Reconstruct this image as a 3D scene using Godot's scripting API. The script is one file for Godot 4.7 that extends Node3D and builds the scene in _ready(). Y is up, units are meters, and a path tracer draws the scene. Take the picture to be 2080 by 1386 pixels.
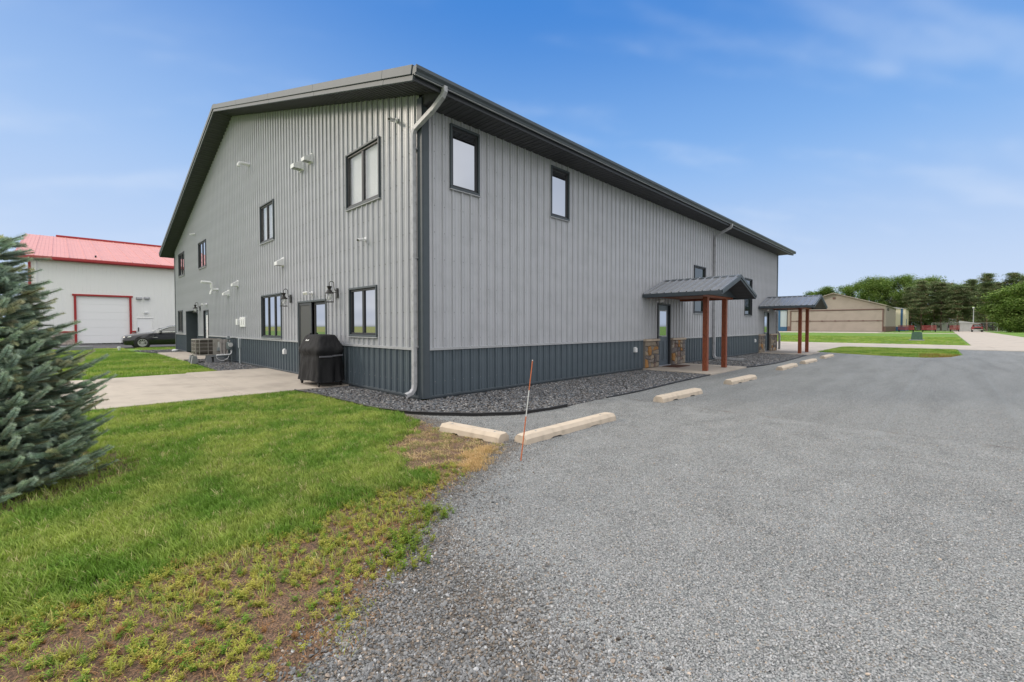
extends Node3D
# A grey metal building on a gravel lot. The building's near corner is the origin: its side wall runs along +x at z = 0, its gable wall along -z at x = 0.

const GY := -0.05        # level of the ground
const CAM := Vector3(-4.69, 1.35, 6.90)
const RIB := 0.2286      # spacing of the cladding's ribs

class MB:                # collects faces given counter-clockwise as seen from outside
	var v := PackedVector3Array()
	var n := PackedVector3Array()
	var c := PackedColorArray()
	var tinted := false
	var col := Color.WHITE
	func tri(a: Vector3, b: Vector3, d: Vector3) -> void:
		var k := (b - a).cross(d - a).normalized()
		v.append(a); v.append(d); v.append(b)
		n.append(k); n.append(k); n.append(k)
		if tinted:
			c.append(col); c.append(col); c.append(col)
	func tri_n(a: Vector3, b: Vector3, d: Vector3, na: Vector3, nb: Vector3, nd: Vector3) -> void:
		v.append(a); v.append(d); v.append(b)
		n.append(na); n.append(nd); n.append(nb)
		if tinted:
			c.append(col); c.append(col); c.append(col)
	func quad(a: Vector3, b: Vector3, d: Vector3, e: Vector3) -> void:
		tri(a, b, d); tri(a, d, e)
	func box(lo: Vector3, hi: Vector3) -> MB:
		return block(Transform3D(Basis(), (lo + hi) / 2.0), (hi - lo).abs())
	func block(t: Transform3D, s: Vector3) -> MB:      # a box with edges cut off when it is large enough to show them
		var e := minf(0.006, minf(s.x, minf(s.y, s.z)) * 0.18)
		return chamfered(t, s, e)
	func chamfered(t: Transform3D, s: Vector3, e: float) -> MB:
		var h := s / 2.0
		for ax in 3:
			for sg: float in [-1.0, 1.0]:
				var u := (ax + 1) % 3
				var w := (ax + 2) % 3
				var q: Array[Vector3] = []
				for k: Vector2 in [Vector2(-1, -1), Vector2(1, -1), Vector2(1, 1), Vector2(-1, 1)]:
					var p := Vector3.ZERO
					p[ax] = sg * h[ax]; p[u] = k.x * (h[u] - e); p[w] = k.y * (h[w] - e)
					q.append(t * p)
				if sg > 0: quad(q[0], q[1], q[2], q[3])
				else: quad(q[3], q[2], q[1], q[0])
		for ax in 3:                                   # the cut edges
			var u := (ax + 1) % 3
			var w := (ax + 2) % 3
			for su: float in [-1.0, 1.0]:
				for sw: float in [-1.0, 1.0]:
					var q: Array[Vector3] = []
					for k: Vector2 in [Vector2(-1, 0), Vector2(1, 0), Vector2(1, 1), Vector2(-1, 1)]:
						var p := Vector3.ZERO
						p[ax] = k.x * (h[ax] - e)
						p[u] = su * (h[u] if k.y == 0 else h[u] - e)
						p[w] = sw * (h[w] - e if k.y == 0 else h[w])
						q.append(t * p)
					if su * sw < 0: quad(q[0], q[1], q[2], q[3])
					else: quad(q[3], q[2], q[1], q[0])
		for sx: float in [-1.0, 1.0]:
			for sy: float in [-1.0, 1.0]:
				for sz: float in [-1.0, 1.0]:
					var a := t * Vector3(sx * h.x, sy * (h.y - e), sz * (h.z - e))
					var b := t * Vector3(sx * (h.x - e), sy * h.y, sz * (h.z - e))
					var d := t * Vector3(sx * (h.x - e), sy * (h.y - e), sz * h.z)
					if sx * sy * sz > 0: tri(a, b, d)
					else: tri(a, d, b)
		return self
	func bar(a: Vector3, b: Vector3, wide: float, high: float, up := Vector3.UP) -> MB:   # a beam from a to b
		var z := (b - a).normalized()
		var x := up.cross(z).normalized()
		return block(Transform3D(Basis(x, z.cross(x), z), (a + b) / 2.0), Vector3(wide, high, a.distance_to(b)))
	func prism(poly: PackedVector2Array, at: Vector3, ux: Vector3, uy: Vector3, deep: float) -> MB:   # poly counter-clockwise in (ux, uy), pushed out along ux x uy
		var uz := ux.cross(uy).normalized() * absf(deep)
		if deep < 0: at -= uz
		if Geometry2D.is_polygon_clockwise(poly):
			poly = poly.duplicate()
			poly.reverse()
		var idx := Geometry2D.triangulate_polygon(poly)
		var m := poly.size()
		var P: Array[Vector3] = []
		for p in poly: P.append(at + ux * p.x + uy * p.y)
		for i in range(0, idx.size(), 3):
			var a: Vector3 = P[idx[i]]
			var b: Vector3 = P[idx[i + 1]]
			var d: Vector3 = P[idx[i + 2]]
			if (b - a).cross(d - a).dot(uz) < 0:
				var s := b; b = d; d = s
			tri(a + uz, b + uz, d + uz); tri(a, d, b)
		for i in m:
			quad(P[i], P[(i + 1) % m], P[(i + 1) % m] + uz, P[i] + uz)
		return self
	func tube(path: PackedVector3Array, radii: PackedFloat32Array, sides := 8, caps := true) -> MB:
		var rings := []
		var x := Vector3.ZERO
		for i in path.size():
			var d := (path[mini(i + 1, path.size() - 1)] - path[maxi(i - 1, 0)]).normalized()
			if i == 0:
				x = d.cross(Vector3.UP if absf(d.y) < 0.9 else Vector3.RIGHT).normalized()
			else:
				x = (x - d * x.dot(d)).normalized()
			var y := d.cross(x)
			var ring := []
			for k in sides:
				var a := TAU * k / sides
				ring.append(x * cos(a) + y * sin(a))
			rings.append(ring)
		for i in path.size() - 1:
			for k in sides:
				var k2 := (k + 1) % sides
				var r0 := radii[mini(i, radii.size() - 1)]
				var r1 := radii[mini(i + 1, radii.size() - 1)]
				var a: Vector3 = path[i] + rings[i][k] * r0
				var b: Vector3 = path[i] + rings[i][k2] * r0
				var d: Vector3 = path[i + 1] + rings[i + 1][k2] * r1
				var e: Vector3 = path[i + 1] + rings[i + 1][k] * r1
				tri_n(a, b, d, rings[i][k], rings[i][k2], rings[i + 1][k2])
				tri_n(a, d, e, rings[i][k], rings[i + 1][k2], rings[i + 1][k])
		if caps:
			for k in range(1, sides - 1):
				var r0 := radii[0]
				var r1 := radii[radii.size() - 1]
				tri(path[0] + rings[0][0] * r0, path[0] + rings[0][k + 1] * r0, path[0] + rings[0][k] * r0)
				var q := path.size() - 1
				tri(path[q] + rings[q][0] * r1, path[q] + rings[q][k] * r1, path[q] + rings[q][k + 1] * r1)
		return self
	func lathe(prof: PackedVector2Array, t: Transform3D, sides := 16) -> MB:   # (radius, height) pairs going up
		for i in prof.size() - 1:
			var s := prof[i + 1] - prof[i]
			var nr := Vector2(s.y, -s.x).normalized()
			for k in sides:
				var a0 := TAU * k / sides
				var a1 := TAU * (k + 1) / sides
				var d0 := Vector3(cos(a0), 0, -sin(a0))
				var d1 := Vector3(cos(a1), 0, -sin(a1))
				var n0 := (t.basis * (d0 * nr.x + Vector3.UP * nr.y)).normalized()
				var n1 := (t.basis * (d1 * nr.x + Vector3.UP * nr.y)).normalized()
				var a := t * (d0 * prof[i].x + Vector3.UP * prof[i].y)
				var b := t * (d1 * prof[i].x + Vector3.UP * prof[i].y)
				var d := t * (d1 * prof[i + 1].x + Vector3.UP * prof[i + 1].y)
				var e := t * (d0 * prof[i + 1].x + Vector3.UP * prof[i + 1].y)
				if prof[i].x > 1e-5: tri_n(a, b, d, n0, n1, n1)
				if prof[i + 1].x > 1e-5: tri_n(a, d, e, n0, n1, n0)
		return self
	func grid(rows: Array, smooth := true, closed := false) -> MB:   # rows of points; outside is where row direction x next-row direction points
		var R := rows.size()
		var C: int = rows[0].size()
		var nor := []
		for i in R:
			var line := []
			for j in C:
				var j0 := (j - 1 + C) % C if closed else maxi(j - 1, 0)
				var j1 := (j + 1) % C if closed else mini(j + 1, C - 1)
				var du: Vector3 = rows[i][j1] - rows[i][j0]
				var dv: Vector3 = rows[mini(i + 1, R - 1)][j] - rows[maxi(i - 1, 0)][j]
				line.append(du.cross(dv).normalized())
			nor.append(line)
		for i in R - 1:
			for j in (C if closed else C - 1):
				var k := (j + 1) % C
				if smooth:
					tri_n(rows[i][j], rows[i][k], rows[i + 1][k], nor[i][j], nor[i][k], nor[i + 1][k])
					tri_n(rows[i][j], rows[i + 1][k], rows[i + 1][j], nor[i][j], nor[i + 1][k], nor[i + 1][j])
				else:
					quad(rows[i][j], rows[i][k], rows[i + 1][k], rows[i + 1][j])
		return self
	func mesh() -> ArrayMesh:
		var a := []
		a.resize(Mesh.ARRAY_MAX)
		a[Mesh.ARRAY_VERTEX] = v
		a[Mesh.ARRAY_NORMAL] = n
		if tinted: a[Mesh.ARRAY_COLOR] = c
		var m := ArrayMesh.new()
		m.add_surface_from_arrays(Mesh.PRIMITIVE_TRIANGLES, a)
		return m

var M := {}
var taken := {}
var rng := RandomNumberGenerator.new()
var camera_frame: Basis

func numbered(called: String) -> String:
	var k: int = taken.get(called, 0)
	taken[called] = k + 1
	return called if k == 0 else "%s_%03d" % [called, k]

func tag(o: Node3D, label: String, category: String, group := "") -> Node3D:
	o.set_meta("label", label)
	o.set_meta("category", category)
	if group: o.set_meta("group", group)
	return o

func thing(called: String, label: String, category: String, at := Vector3.ZERO, group := "") -> Node3D:
	var o := Node3D.new()
	o.name = numbered(called)
	o.position = at
	add_child(o)
	return tag(o, label, category, group)

func obj(called: String, b, m: Material, parent: Node = null) -> MeshInstance3D:
	var o := MeshInstance3D.new()
	o.mesh = b.mesh() if b is MB else b
	o.material_override = m
	if parent:
		o.name = called
		parent.add_child(o, true)
	else:
		o.name = numbered(called)
		add_child(o)
	return o

func structure(called: String, b, m: Material) -> MeshInstance3D:
	var o := obj(called, b, m)
	o.set_meta("kind", "structure")
	return o

func node(called: String, parent: Node) -> Node3D:
	var o := Node3D.new()
	o.name = called
	parent.add_child(o, true)
	return o

func scatter(called: String, mesh: Mesh, m: Material, where: Array, tints: Array, parent: Node = null) -> MultiMeshInstance3D:
	var mm := MultiMesh.new()
	mm.transform_format = MultiMesh.TRANSFORM_3D
	mm.use_colors = true
	mm.mesh = mesh
	mm.instance_count = where.size()
	var f := PackedFloat32Array()
	f.resize(where.size() * 16)
	var i := 0
	for k in where.size():
		var t: Transform3D = where[k]
		var q: Color = tints[k]
		f[i] = t.basis.x.x; f[i + 1] = t.basis.y.x; f[i + 2] = t.basis.z.x; f[i + 3] = t.origin.x
		f[i + 4] = t.basis.x.y; f[i + 5] = t.basis.y.y; f[i + 6] = t.basis.z.y; f[i + 7] = t.origin.y
		f[i + 8] = t.basis.x.z; f[i + 9] = t.basis.y.z; f[i + 10] = t.basis.z.z; f[i + 11] = t.origin.z
		f[i + 12] = q.r; f[i + 13] = q.g; f[i + 14] = q.b; f[i + 15] = 1.0
		i += 16
	mm.buffer = f
	var o := MultiMeshInstance3D.new()
	o.multimesh = mm
	o.material_override = m
	if parent:
		o.name = called
		parent.add_child(o, true)
		if not parent.has_meta("kind"): o.set_meta("kind", "stuff")
	else:
		o.name = numbered(called)
		o.set_meta("kind", "stuff")
		add_child(o)
	return o

func stuff(called: String, label: String, category: String) -> Node3D:      # one mass of what nobody could count
	var o := thing(called, label, category)
	o.set_meta("kind", "stuff")
	return o

func noise_texture(kind: int, freq: float, size: int, ramp: Array, octaves := 4, sd := 1, cell := -1) -> NoiseTexture2D:
	var nz := FastNoiseLite.new()
	nz.noise_type = kind
	nz.frequency = freq
	nz.seed = sd
	nz.fractal_type = FastNoiseLite.FRACTAL_FBM if octaves > 1 else FastNoiseLite.FRACTAL_NONE
	nz.fractal_octaves = octaves
	if cell >= 0:
		nz.cellular_return_type = cell
		nz.cellular_distance_function = FastNoiseLite.DISTANCE_EUCLIDEAN
		nz.cellular_jitter = 1.0
	var t := NoiseTexture2D.new()
	t.width = size
	t.height = size
	t.seamless = true
	t.seamless_blend_skirt = 0.08
	t.noise = nz
	if ramp.size():
		var g := Gradient.new()
		var offs := PackedFloat32Array()
		var cols := PackedColorArray()
		for r in ramp:
			offs.append(r[0]); cols.append(r[1])
		g.offsets = offs
		g.colors = cols
		t.color_ramp = g
	return t

func grey(x: float) -> Color:
	return Color(x, x, x)

# base colour is linear; the options set textures that vary it (world triplanar, repeats per metre)
func mat(called: String, base: Color, rough: float, o := {}) -> StandardMaterial3D:
	var m := StandardMaterial3D.new()
	m.resource_name = called
	m.albedo_color = base.linear_to_srgb()
	m.roughness = rough
	m.metallic = o.get("metallic", 0.0)
	m.metallic_specular = o.get("specular", 0.5)
	if o.has("tex"):
		m.albedo_texture = o.tex
		m.uv1_triplanar = true
		m.uv1_world_triplanar = o.get("world", true)
		m.uv1_scale = o.get("scale", Vector3.ONE)
		m.uv1_triplanar_sharpness = 4.0
	if o.has("bump"):
		m.heightmap_enabled = true
		m.heightmap_texture = o.bump
		m.heightmap_scale = o.get("bump_cm", 0.5)
		m.uv1_triplanar = true
		m.uv1_world_triplanar = o.get("world", true)
		m.uv1_scale = o.get("scale", Vector3.ONE)
	if o.has("detail"):
		m.detail_enabled = true
		m.detail_albedo = o.detail
		m.detail_blend_mode = BaseMaterial3D.BLEND_MODE_MUL
		m.detail_uv_layer = BaseMaterial3D.DETAIL_UV_2
		m.uv2_triplanar = true
		m.uv2_world_triplanar = true
		m.uv2_scale = o.get("detail_scale", Vector3.ONE * 0.2)
	m.vertex_color_use_as_albedo = o.get("tinted", false)
	if o.has("backlight"):
		m.backlight_enabled = true
		m.backlight = (o.backlight as Color).linear_to_srgb()
	if o.has("coat"):
		m.clearcoat_enabled = true
		m.clearcoat = o.coat
		m.clearcoat_roughness = 0.05
	if o.has("alpha"):
		m.transparency = BaseMaterial3D.TRANSPARENCY_ALPHA
		m.albedo_color.a = o.alpha
	return m

func materials() -> void:
	var S := FastNoiseLite.TYPE_SIMPLEX_SMOOTH
	var CE := FastNoiseLite.TYPE_CELLULAR
	var soft := noise_texture(S, 0.006, 512, [[0.0, grey(0.93)], [0.5, grey(0.98)], [1.0, grey(1.0)]], 5, 3)
	var grime := noise_texture(S, 0.008, 512, [[0.0, grey(0.80)], [0.45, grey(0.94)], [1.0, grey(1.0)]], 6, 5)
	var speck := noise_texture(S, 0.12, 512, [[0.0, grey(0.78)], [0.5, grey(0.96)], [1.0, grey(1.0)]], 3, 8)
	var fine := noise_texture(S, 0.05, 512, [], 5, 9)
	var oil := noise_texture(S, 0.004, 256, [], 2, 19)
	var blot := noise_texture(S, 0.01, 512, [[0.0, grey(0.70)], [0.4, grey(0.90)], [0.65, grey(1.0)], [1.0, grey(1.0)]], 5, 12)
	var stain := noise_texture(S, 0.010, 512, [[0.0, grey(0.86)], [0.42, grey(0.96)], [1.0, grey(1.0)]], 6, 15)
	# painted steel: barely uneven sheets, so that reflections waver
	M.wall = mat("ash_grey_steel", Color(0.435, 0.446, 0.482), 0.32, {"tex": soft, "scale": Vector3.ONE * 0.5, "bump": oil, "bump_cm": 0.25})
	M.wainscot = mat("slate_blue_steel", Color(0.082, 0.108, 0.132), 0.38, {"tex": soft, "scale": Vector3.ONE * 0.7, "bump": oil, "bump_cm": 0.25})
	M.cap = mat("grey_flashing", Color(0.36, 0.37, 0.39), 0.35, {"tex": soft})
	M.trim = mat("slate_trim", Color(0.058, 0.074, 0.088), 0.52, {"tex": soft})
	M.dark = mat("charcoal_trim", Color(0.030, 0.034, 0.042), 0.42, {"tex": soft})
	M.frame = mat("black_vinyl", Color(0.022, 0.023, 0.028), 0.45)
	M.soffit = mat("charcoal_soffit", Color(0.050, 0.051, 0.056), 0.55, {"tex": soft})
	M.roofsteel = mat("charcoal_roof_steel", Color(0.23, 0.238, 0.25), 0.24, {"tex": soft})
	M.gutterpipe = mat("light_grey_downspout", Color(0.44, 0.448, 0.475), 0.38, {"tex": grime, "scale": Vector3.ONE * 1.5})
	M.screw = mat("screw_head", Color(0.20, 0.20, 0.21), 0.4)
	M.white = mat("white_plastic", Color(0.78, 0.79, 0.81), 0.45, {"tex": soft, "scale": Vector3.ONE * 2.0})
	M.blind = mat("white_blind", Color(0.76, 0.77, 0.80), 0.7)
	M.inside = mat("dim_room", Color(0.25, 0.24, 0.22), 0.8)
	M.pane = mat("clear_glass", Color(1, 1, 1), 0.02, {"alpha": 0.03})
	M.mirror = mat("coated_glass", Color(0.50, 0.52, 0.56), 0.015, {"metallic": 1.0})
	M.darkglass = mat("dark_glass", Color(0.012, 0.024, 0.020), 0.03, {"specular": 0.7})  # greenish tint painted in place of trees mirrored by the side windows
	M.screen = mat("insect_screen", Color(0.05, 0.052, 0.054), 0.5)
	M.iron = mat("black_iron", Color(0.014, 0.013, 0.012), 0.45)
	M.door = mat("slate_blue_door", Color(0.088, 0.118, 0.148), 0.38, {"tex": soft})
	var grain := noise_texture(S, 0.02, 512, [[0.0, Color(0.42, 0.36, 0.34)], [0.45, Color(0.85, 0.82, 0.80)], [1.0, Color(1, 1, 1)]], 5, 21)
	M.cedar = mat("stained_cedar", Color(0.33, 0.092, 0.038), 0.6, {"tex": grain, "scale": Vector3(5.0, 0.6, 5.0)})
	M.ceiling = mat("stained_boards", Color(0.32, 0.13, 0.06), 0.6, {"tex": grain, "scale": Vector3(0.5, 4.0, 5.0)})
	var pores := noise_texture(S, 0.09, 512, [], 4, 31)
	M.concrete = mat("broom_concrete", Color(0.46, 0.405, 0.345), 0.85, {"tex": stain, "scale": Vector3.ONE * 0.13, "bump": pores, "bump_cm": 0.03, "detail": soft, "detail_scale": Vector3.ONE * 0.9})
	M.kerb = mat("cast_concrete", Color(0.55, 0.465, 0.37), 0.85, {"tex": stain, "scale": Vector3.ONE * 0.8, "bump": pores, "bump_cm": 0.03})
	M.asphalt = mat("asphalt", Color(0.060, 0.060, 0.066), 0.9, {"tex": grime, "scale": Vector3.ONE * 0.3})
	# gravel: cells are stones of about a centimetre
	var cells := noise_texture(CE, 0.11, 2048, [[0.0, Color(0.38, 0.39, 0.39)], [0.3, Color(0.53, 0.54, 0.54)], [0.7, Color(0.67, 0.68, 0.67)], [0.93, Color(0.80, 0.80, 0.79)], [1.0, Color(0.76, 0.70, 0.62)]], 1, 41, FastNoiseLite.RETURN_CELL_VALUE)
	var humps := noise_texture(CE, 0.11, 2048, [[0.0, grey(1.0)], [0.6, grey(0.55)], [1.0, grey(0.0)]], 1, 41, FastNoiseLite.RETURN_DISTANCE)
	var patch := noise_texture(S, 0.012, 512, [[0.0, grey(0.87)], [0.5, grey(0.95)], [1.0, grey(1.0)]], 5, 43)
	M.gravel = mat("crushed_grey_rock", Color(0.655, 0.668, 0.685), 0.9, {"tex": cells, "scale": Vector3.ONE * 0.72, "bump": humps, "bump_cm": 0.7, "detail": patch, "detail_scale": Vector3(0.035, 0.1, 0.22)})
	M.nearground = mat("soil_and_rock", Color(1, 1, 1), 0.95, {"tex": cells, "scale": Vector3.ONE * 0.72, "bump": humps, "bump_cm": 0.5, "detail": patch, "detail_scale": Vector3.ONE * 0.31, "tinted": true})
	M.stone = mat("loose_stone", Color(1, 1, 1), 0.85, {"tinted": true, "tex": speck, "scale": Vector3.ONE * 3.0})
	M.bed = mat("rock_bed_base", Color(0.10, 0.105, 0.115), 0.95, {"tex": cells, "scale": Vector3.ONE * 0.2, "bump": humps, "bump_cm": 1.5})
	var turf := noise_texture(S, 0.03, 1024, [[0.0, Color(0.45, 0.62, 0.40)], [0.35, Color(0.72, 0.84, 0.58)], [0.6, Color(0.92, 0.95, 0.74)], [1.0, Color(1.0, 1.0, 0.92)]], 5, 51)
	var turf2 := noise_texture(S, 0.012, 512, [[0.0, Color(0.72, 0.80, 0.70)], [0.5, Color(0.93, 0.95, 0.88)], [1.0, Color(1, 1, 0.94)]], 4, 53)
	M.turf = mat("mown_grass", Color(0.20, 0.300, 0.050), 0.95, {"tex": turf, "scale": Vector3.ONE * 0.35, "bump": fine, "bump_cm": 1.5, "detail": turf2, "detail_scale": Vector3.ONE * 0.035})
	M.blade = mat("grass_blade", Color(1, 1, 1), 0.6, {"tinted": true, "backlight": Color(0.5, 0.6, 0.3), "specular": 0.3})
	M.field = mat("ripening_field", Color(0.30, 0.27, 0.07), 0.95, {"tex": turf, "scale": Vector3.ONE * 0.05})
	M.leaf = mat("tree_leaf", Color(1, 1, 1), 0.65, {"tinted": true, "backlight": Color(0.4, 0.5, 0.2), "specular": 0.3})
	M.needle = mat("spruce_needle", Color(1, 1, 1), 0.6, {"tinted": true, "backlight": Color(0.40, 0.50, 0.42), "specular": 0.35})
	M.bark = mat("bark", Color(0.12, 0.085, 0.06), 0.95, {"tex": grain, "scale": Vector3(2.0, 0.4, 2.0)})
	M.pinebark = mat("pine_bark", Color(0.17, 0.11, 0.085), 0.95, {"tex": grain, "scale": Vector3(1.0, 0.3, 1.0)})
	M.edging = mat("black_plastic_edging", Color(0.018, 0.018, 0.020), 0.45)
	M.cover = mat("black_grill_cover", Color(0.014, 0.014, 0.016), 0.75, {"specular": 0.35, "bump": fine, "bump_cm": 0.3, "scale": Vector3.ONE * 1.2})
	M.strap = mat("grey_webbing", Color(0.13, 0.13, 0.15), 0.7)
	M.plaque = mat("white_print", Color(0.6, 0.6, 0.6), 0.6)
	M.rubber = mat("black_rubber", Color(0.018, 0.018, 0.018), 0.7)
	M.acbeige = mat("beige_enamel", Color(0.37, 0.345, 0.32), 0.45, {"tex": grime})
	M.acdark = mat("condenser_coil", Color(0.10, 0.085, 0.075), 0.7)
	M.metergrey = mat("meter_grey", Color(0.16, 0.19, 0.20), 0.45, {"tex": grime})
	M.blockgrey = mat("concrete_block", Color(0.27, 0.28, 0.30), 0.9, {"tex": speck, "scale": Vector3.ONE * 2.0})
	M.cloth = mat("grey_tarp", Color(0.38, 0.35, 0.34), 0.8, {"tex": grime})
	M.conduit = mat("galvanised_conduit", Color(0.38, 0.42, 0.45), 0.4, {"metallic": 0.3})
	M.mat = mat("coir_mat", Color(0.11, 0.045, 0.022), 0.95, {"tex": speck, "scale": Vector3.ONE * 5.0})
	M.orange = mat("orange_fibreglass", Color(0.62, 0.17, 0.06), 0.5, {"tex": grime, "scale": Vector3.ONE * 6.0})
	M.palestake = mat("pale_band", Color(0.62, 0.63, 0.62), 0.5)
	M.capstone = mat("tan_capstone", Color(0.52, 0.43, 0.34), 0.85, {"tex": stain, "bump": pores, "bump_cm": 0.2})
	M.mortar = mat("mortar", Color(0.22, 0.20, 0.18), 0.95, {"tex": speck})
	var veins := noise_texture(S, 0.03, 512, [[0.0, grey(0.55)], [0.5, grey(0.88)], [1.0, grey(1.0)]], 5, 61)
	M.veneer = []
	for q: Color in [Color(0.24, 0.21, 0.20), Color(0.31, 0.27, 0.24), Color(0.19, 0.165, 0.16), Color(0.38, 0.32, 0.25), Color(0.50, 0.26, 0.09), Color(0.44, 0.36, 0.27), Color(0.27, 0.19, 0.16), Color(0.52, 0.46, 0.38)]:
		M.veneer.append(mat("veneer_stone", q, 0.85, {"tex": veins, "scale": Vector3.ONE * 2.5, "bump": pores, "bump_cm": 0.5}))
	M.whitesteel = mat("white_steel", Color(0.84, 0.84, 0.83), 0.45)
	M.whitedoor = mat("white_door", Color(0.88, 0.88, 0.89), 0.5)
	M.redroof = mat("red_roof_steel", Color(0.64, 0.285, 0.235), 0.42, {"tex": soft, "scale": Vector3.ONE * 0.2})
	M.redtrim = mat("red_trim", Color(0.36, 0.022, 0.025), 0.4)
	M.palestone = mat("pale_brick", Color(0.55, 0.46, 0.40), 0.9, {"tex": blot, "scale": Vector3.ONE * 1.0})
	M.carpaint = mat("black_car_paint", Color(0.008, 0.009, 0.014), 0.25, {"coat": 1.0})
	M.carglass = mat("tinted_car_glass", Color(0.02, 0.03, 0.028), 0.03, {"specular": 0.7})
	M.chrome = mat("chrome", Color(0.75, 0.75, 0.75), 0.15, {"metallic": 1.0})
	M.alloy = mat("alloy_wheel", Color(0.62, 0.62, 0.62), 0.3, {"metallic": 0.7})
	M.lamp = mat("lamp_lens", Color(0.7, 0.7, 0.72), 0.1, {"specular": 0.7})
	M.hangar = mat("tan_steel", Color(0.31, 0.270, 0.235), 0.6, {"tex": soft, "scale": Vector3.ONE * 0.1})
	M.hangardark = mat("brown_trim", Color(0.12, 0.065, 0.055), 0.6)
	M.bluetrim = mat("blue_trim", Color(0.03, 0.10, 0.22), 0.5)
	M.cream = mat("cream_steel", Color(0.62, 0.58, 0.44), 0.6)
	M.paleblue = mat("pale_blue_steel", Color(0.42, 0.48, 0.55), 0.6)
	M.boxgreen = mat("utility_green", Color(0.055, 0.115, 0.085), 0.5, {"tex": grime})
	M.redpaint = mat("faded_red_paint", Color(0.22, 0.030, 0.034), 0.5)
	M.galv = mat("galvanised_steel", Color(0.40, 0.41, 0.42), 0.5, {"metallic": 0.4})

# ---------------------------------------------------------------- camera, sky, sun

func camera_and_light() -> void:
	var cam := Camera3D.new()
	cam.name = "camera"
	cam.position = CAM
	cam.rotation_degrees = Vector3(-1.432, -45.55, 0)
	cam.projection = Camera3D.PROJECTION_FRUSTUM
	cam.near = 0.1
	cam.far = 3000.0
	cam.size = 0.1 * 1386.0 / 900.0
	cam.frustum_offset = Vector2(0, -0.1 * 7.5 / 900.0)
	add_child(cam)
	cam.current = true
	camera_frame = cam.transform.basis
	var sun := DirectionalLight3D.new()
	sun.name = "sun"
	sun.light_color = Color(1.0, 0.95, 0.88)
	sun.light_energy = 0.42
	sun.light_angular_distance = 10.0
	sun.shadow_enabled = true
	sun.look_at_from_position(Vector3.ZERO, Vector3(0.62, -0.42, 0.66))
	add_child(sun)
	var e := Environment.new()
	e.background_mode = Environment.BG_SKY
	e.tonemap_mode = Environment.TONE_MAPPER_LINEAR
	e.tonemap_exposure = 1.3
	e.sdfgi_enabled = true
	e.ssao_enabled = true
	e.ssil_enabled = true
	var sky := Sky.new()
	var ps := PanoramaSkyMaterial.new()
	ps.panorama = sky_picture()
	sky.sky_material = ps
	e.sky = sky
	var we := WorldEnvironment.new()
	we.name = "world"
	we.environment = e
	add_child(we)

func sky_picture() -> ImageTexture:
	var w := 1024
	var h := 512
	var nz := FastNoiseLite.new()
	nz.noise_type = FastNoiseLite.TYPE_SIMPLEX_SMOOTH
	nz.seed = 7
	nz.frequency = 1.0
	nz.fractal_octaves = 5
	var im := Image.create(w, h, false, Image.FORMAT_RGBF)
	var hor := Vector3(0.475, 0.565, 0.715)
	var mid := Vector3(0.195, 0.37, 0.675)
	var top := Vector3(0.048, 0.190, 0.53)
	var cloud := Vector3(0.46, 0.56, 0.73)
	var fill_veil := Vector3(2.25, 2.19, 2.10)  # cloud above the frame, added to brighten walls and ground
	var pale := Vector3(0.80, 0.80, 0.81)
	for j in h:
		var el := (0.5 - (j + 0.5) / h) * PI
		var y := sin(el)
		for i in w:
			if el < 0.0:
				im.set_pixel(i, j, Color(0.20, 0.20, 0.18))
				continue
			var a := ((i + 0.5) / w - 0.5) * TAU
			var d := Vector3(-sin(a) * cos(el), y, cos(a) * cos(el))
			var t1 := smoothstep(0.0, 0.40, el)
			var t2 := smoothstep(0.26, 0.66, el)
			var c := hor.lerp(mid, t1).lerp(top, t2)
			var p := Vector2(d.x, d.z) / (y + 0.22)
			var q := Vector2(p.x * 0.8 + p.y * 0.6, -p.x * 0.6 + p.y * 0.8)
			var wisp := nz.get_noise_3d(q.x * 0.6, q.y * 1.9, 0.3) * 0.55 + nz.get_noise_3d(q.x * 1.6 + 5.0, q.y * 5.5, 4.0) * 0.30 + nz.get_noise_3d(q.x * 4.5, q.y * 13.0, 7.0) * 0.15
			var k := smoothstep(-0.10, 0.50, wisp) * lerpf(0.66, 0.20, t2)
			c = c.lerp(cloud, clampf(k, 0.0, 1.0))
			# out-of-view cloud, added to brighten the walls: pale where windows mirror it, brighter overhead
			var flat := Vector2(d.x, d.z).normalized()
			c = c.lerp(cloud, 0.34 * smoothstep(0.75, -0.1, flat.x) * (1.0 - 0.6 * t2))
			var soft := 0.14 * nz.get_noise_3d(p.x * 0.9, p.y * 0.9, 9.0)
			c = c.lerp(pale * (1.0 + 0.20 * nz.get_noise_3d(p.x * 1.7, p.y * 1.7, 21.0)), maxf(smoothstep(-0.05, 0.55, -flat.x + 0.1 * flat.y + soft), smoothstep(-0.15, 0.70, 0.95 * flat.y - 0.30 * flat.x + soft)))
			var fill_deck := smoothstep(0.74, 1.05, el + 0.4 * soft)
			c = c.lerp(fill_veil * (1.0 + 0.25 * nz.get_noise_3d(p.x * 1.7, p.y * 1.7, 21.0)), fill_deck)
			im.set_pixel(i, j, Color(c.x, c.y, c.z))
	return ImageTexture.create_from_image(im)

# ---------------------------------------------------------------- cladding

func rib_height(u: float, pitch: float, tall: float) -> float:
	var f := fposmod(u, pitch)
	var d := minf(f, pitch - f)
	if d < 0.010: return tall
	if d < 0.021: return tall * (0.021 - d) / 0.011
	for k: float in [pitch / 3.0, pitch * 2.0 / 3.0]:
		var e := absf(f - k)
		if e < 0.006: return tall * 0.24
		if e < 0.012: return tall * 0.24 * (0.012 - e) / 0.006
	return 0.0

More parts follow.
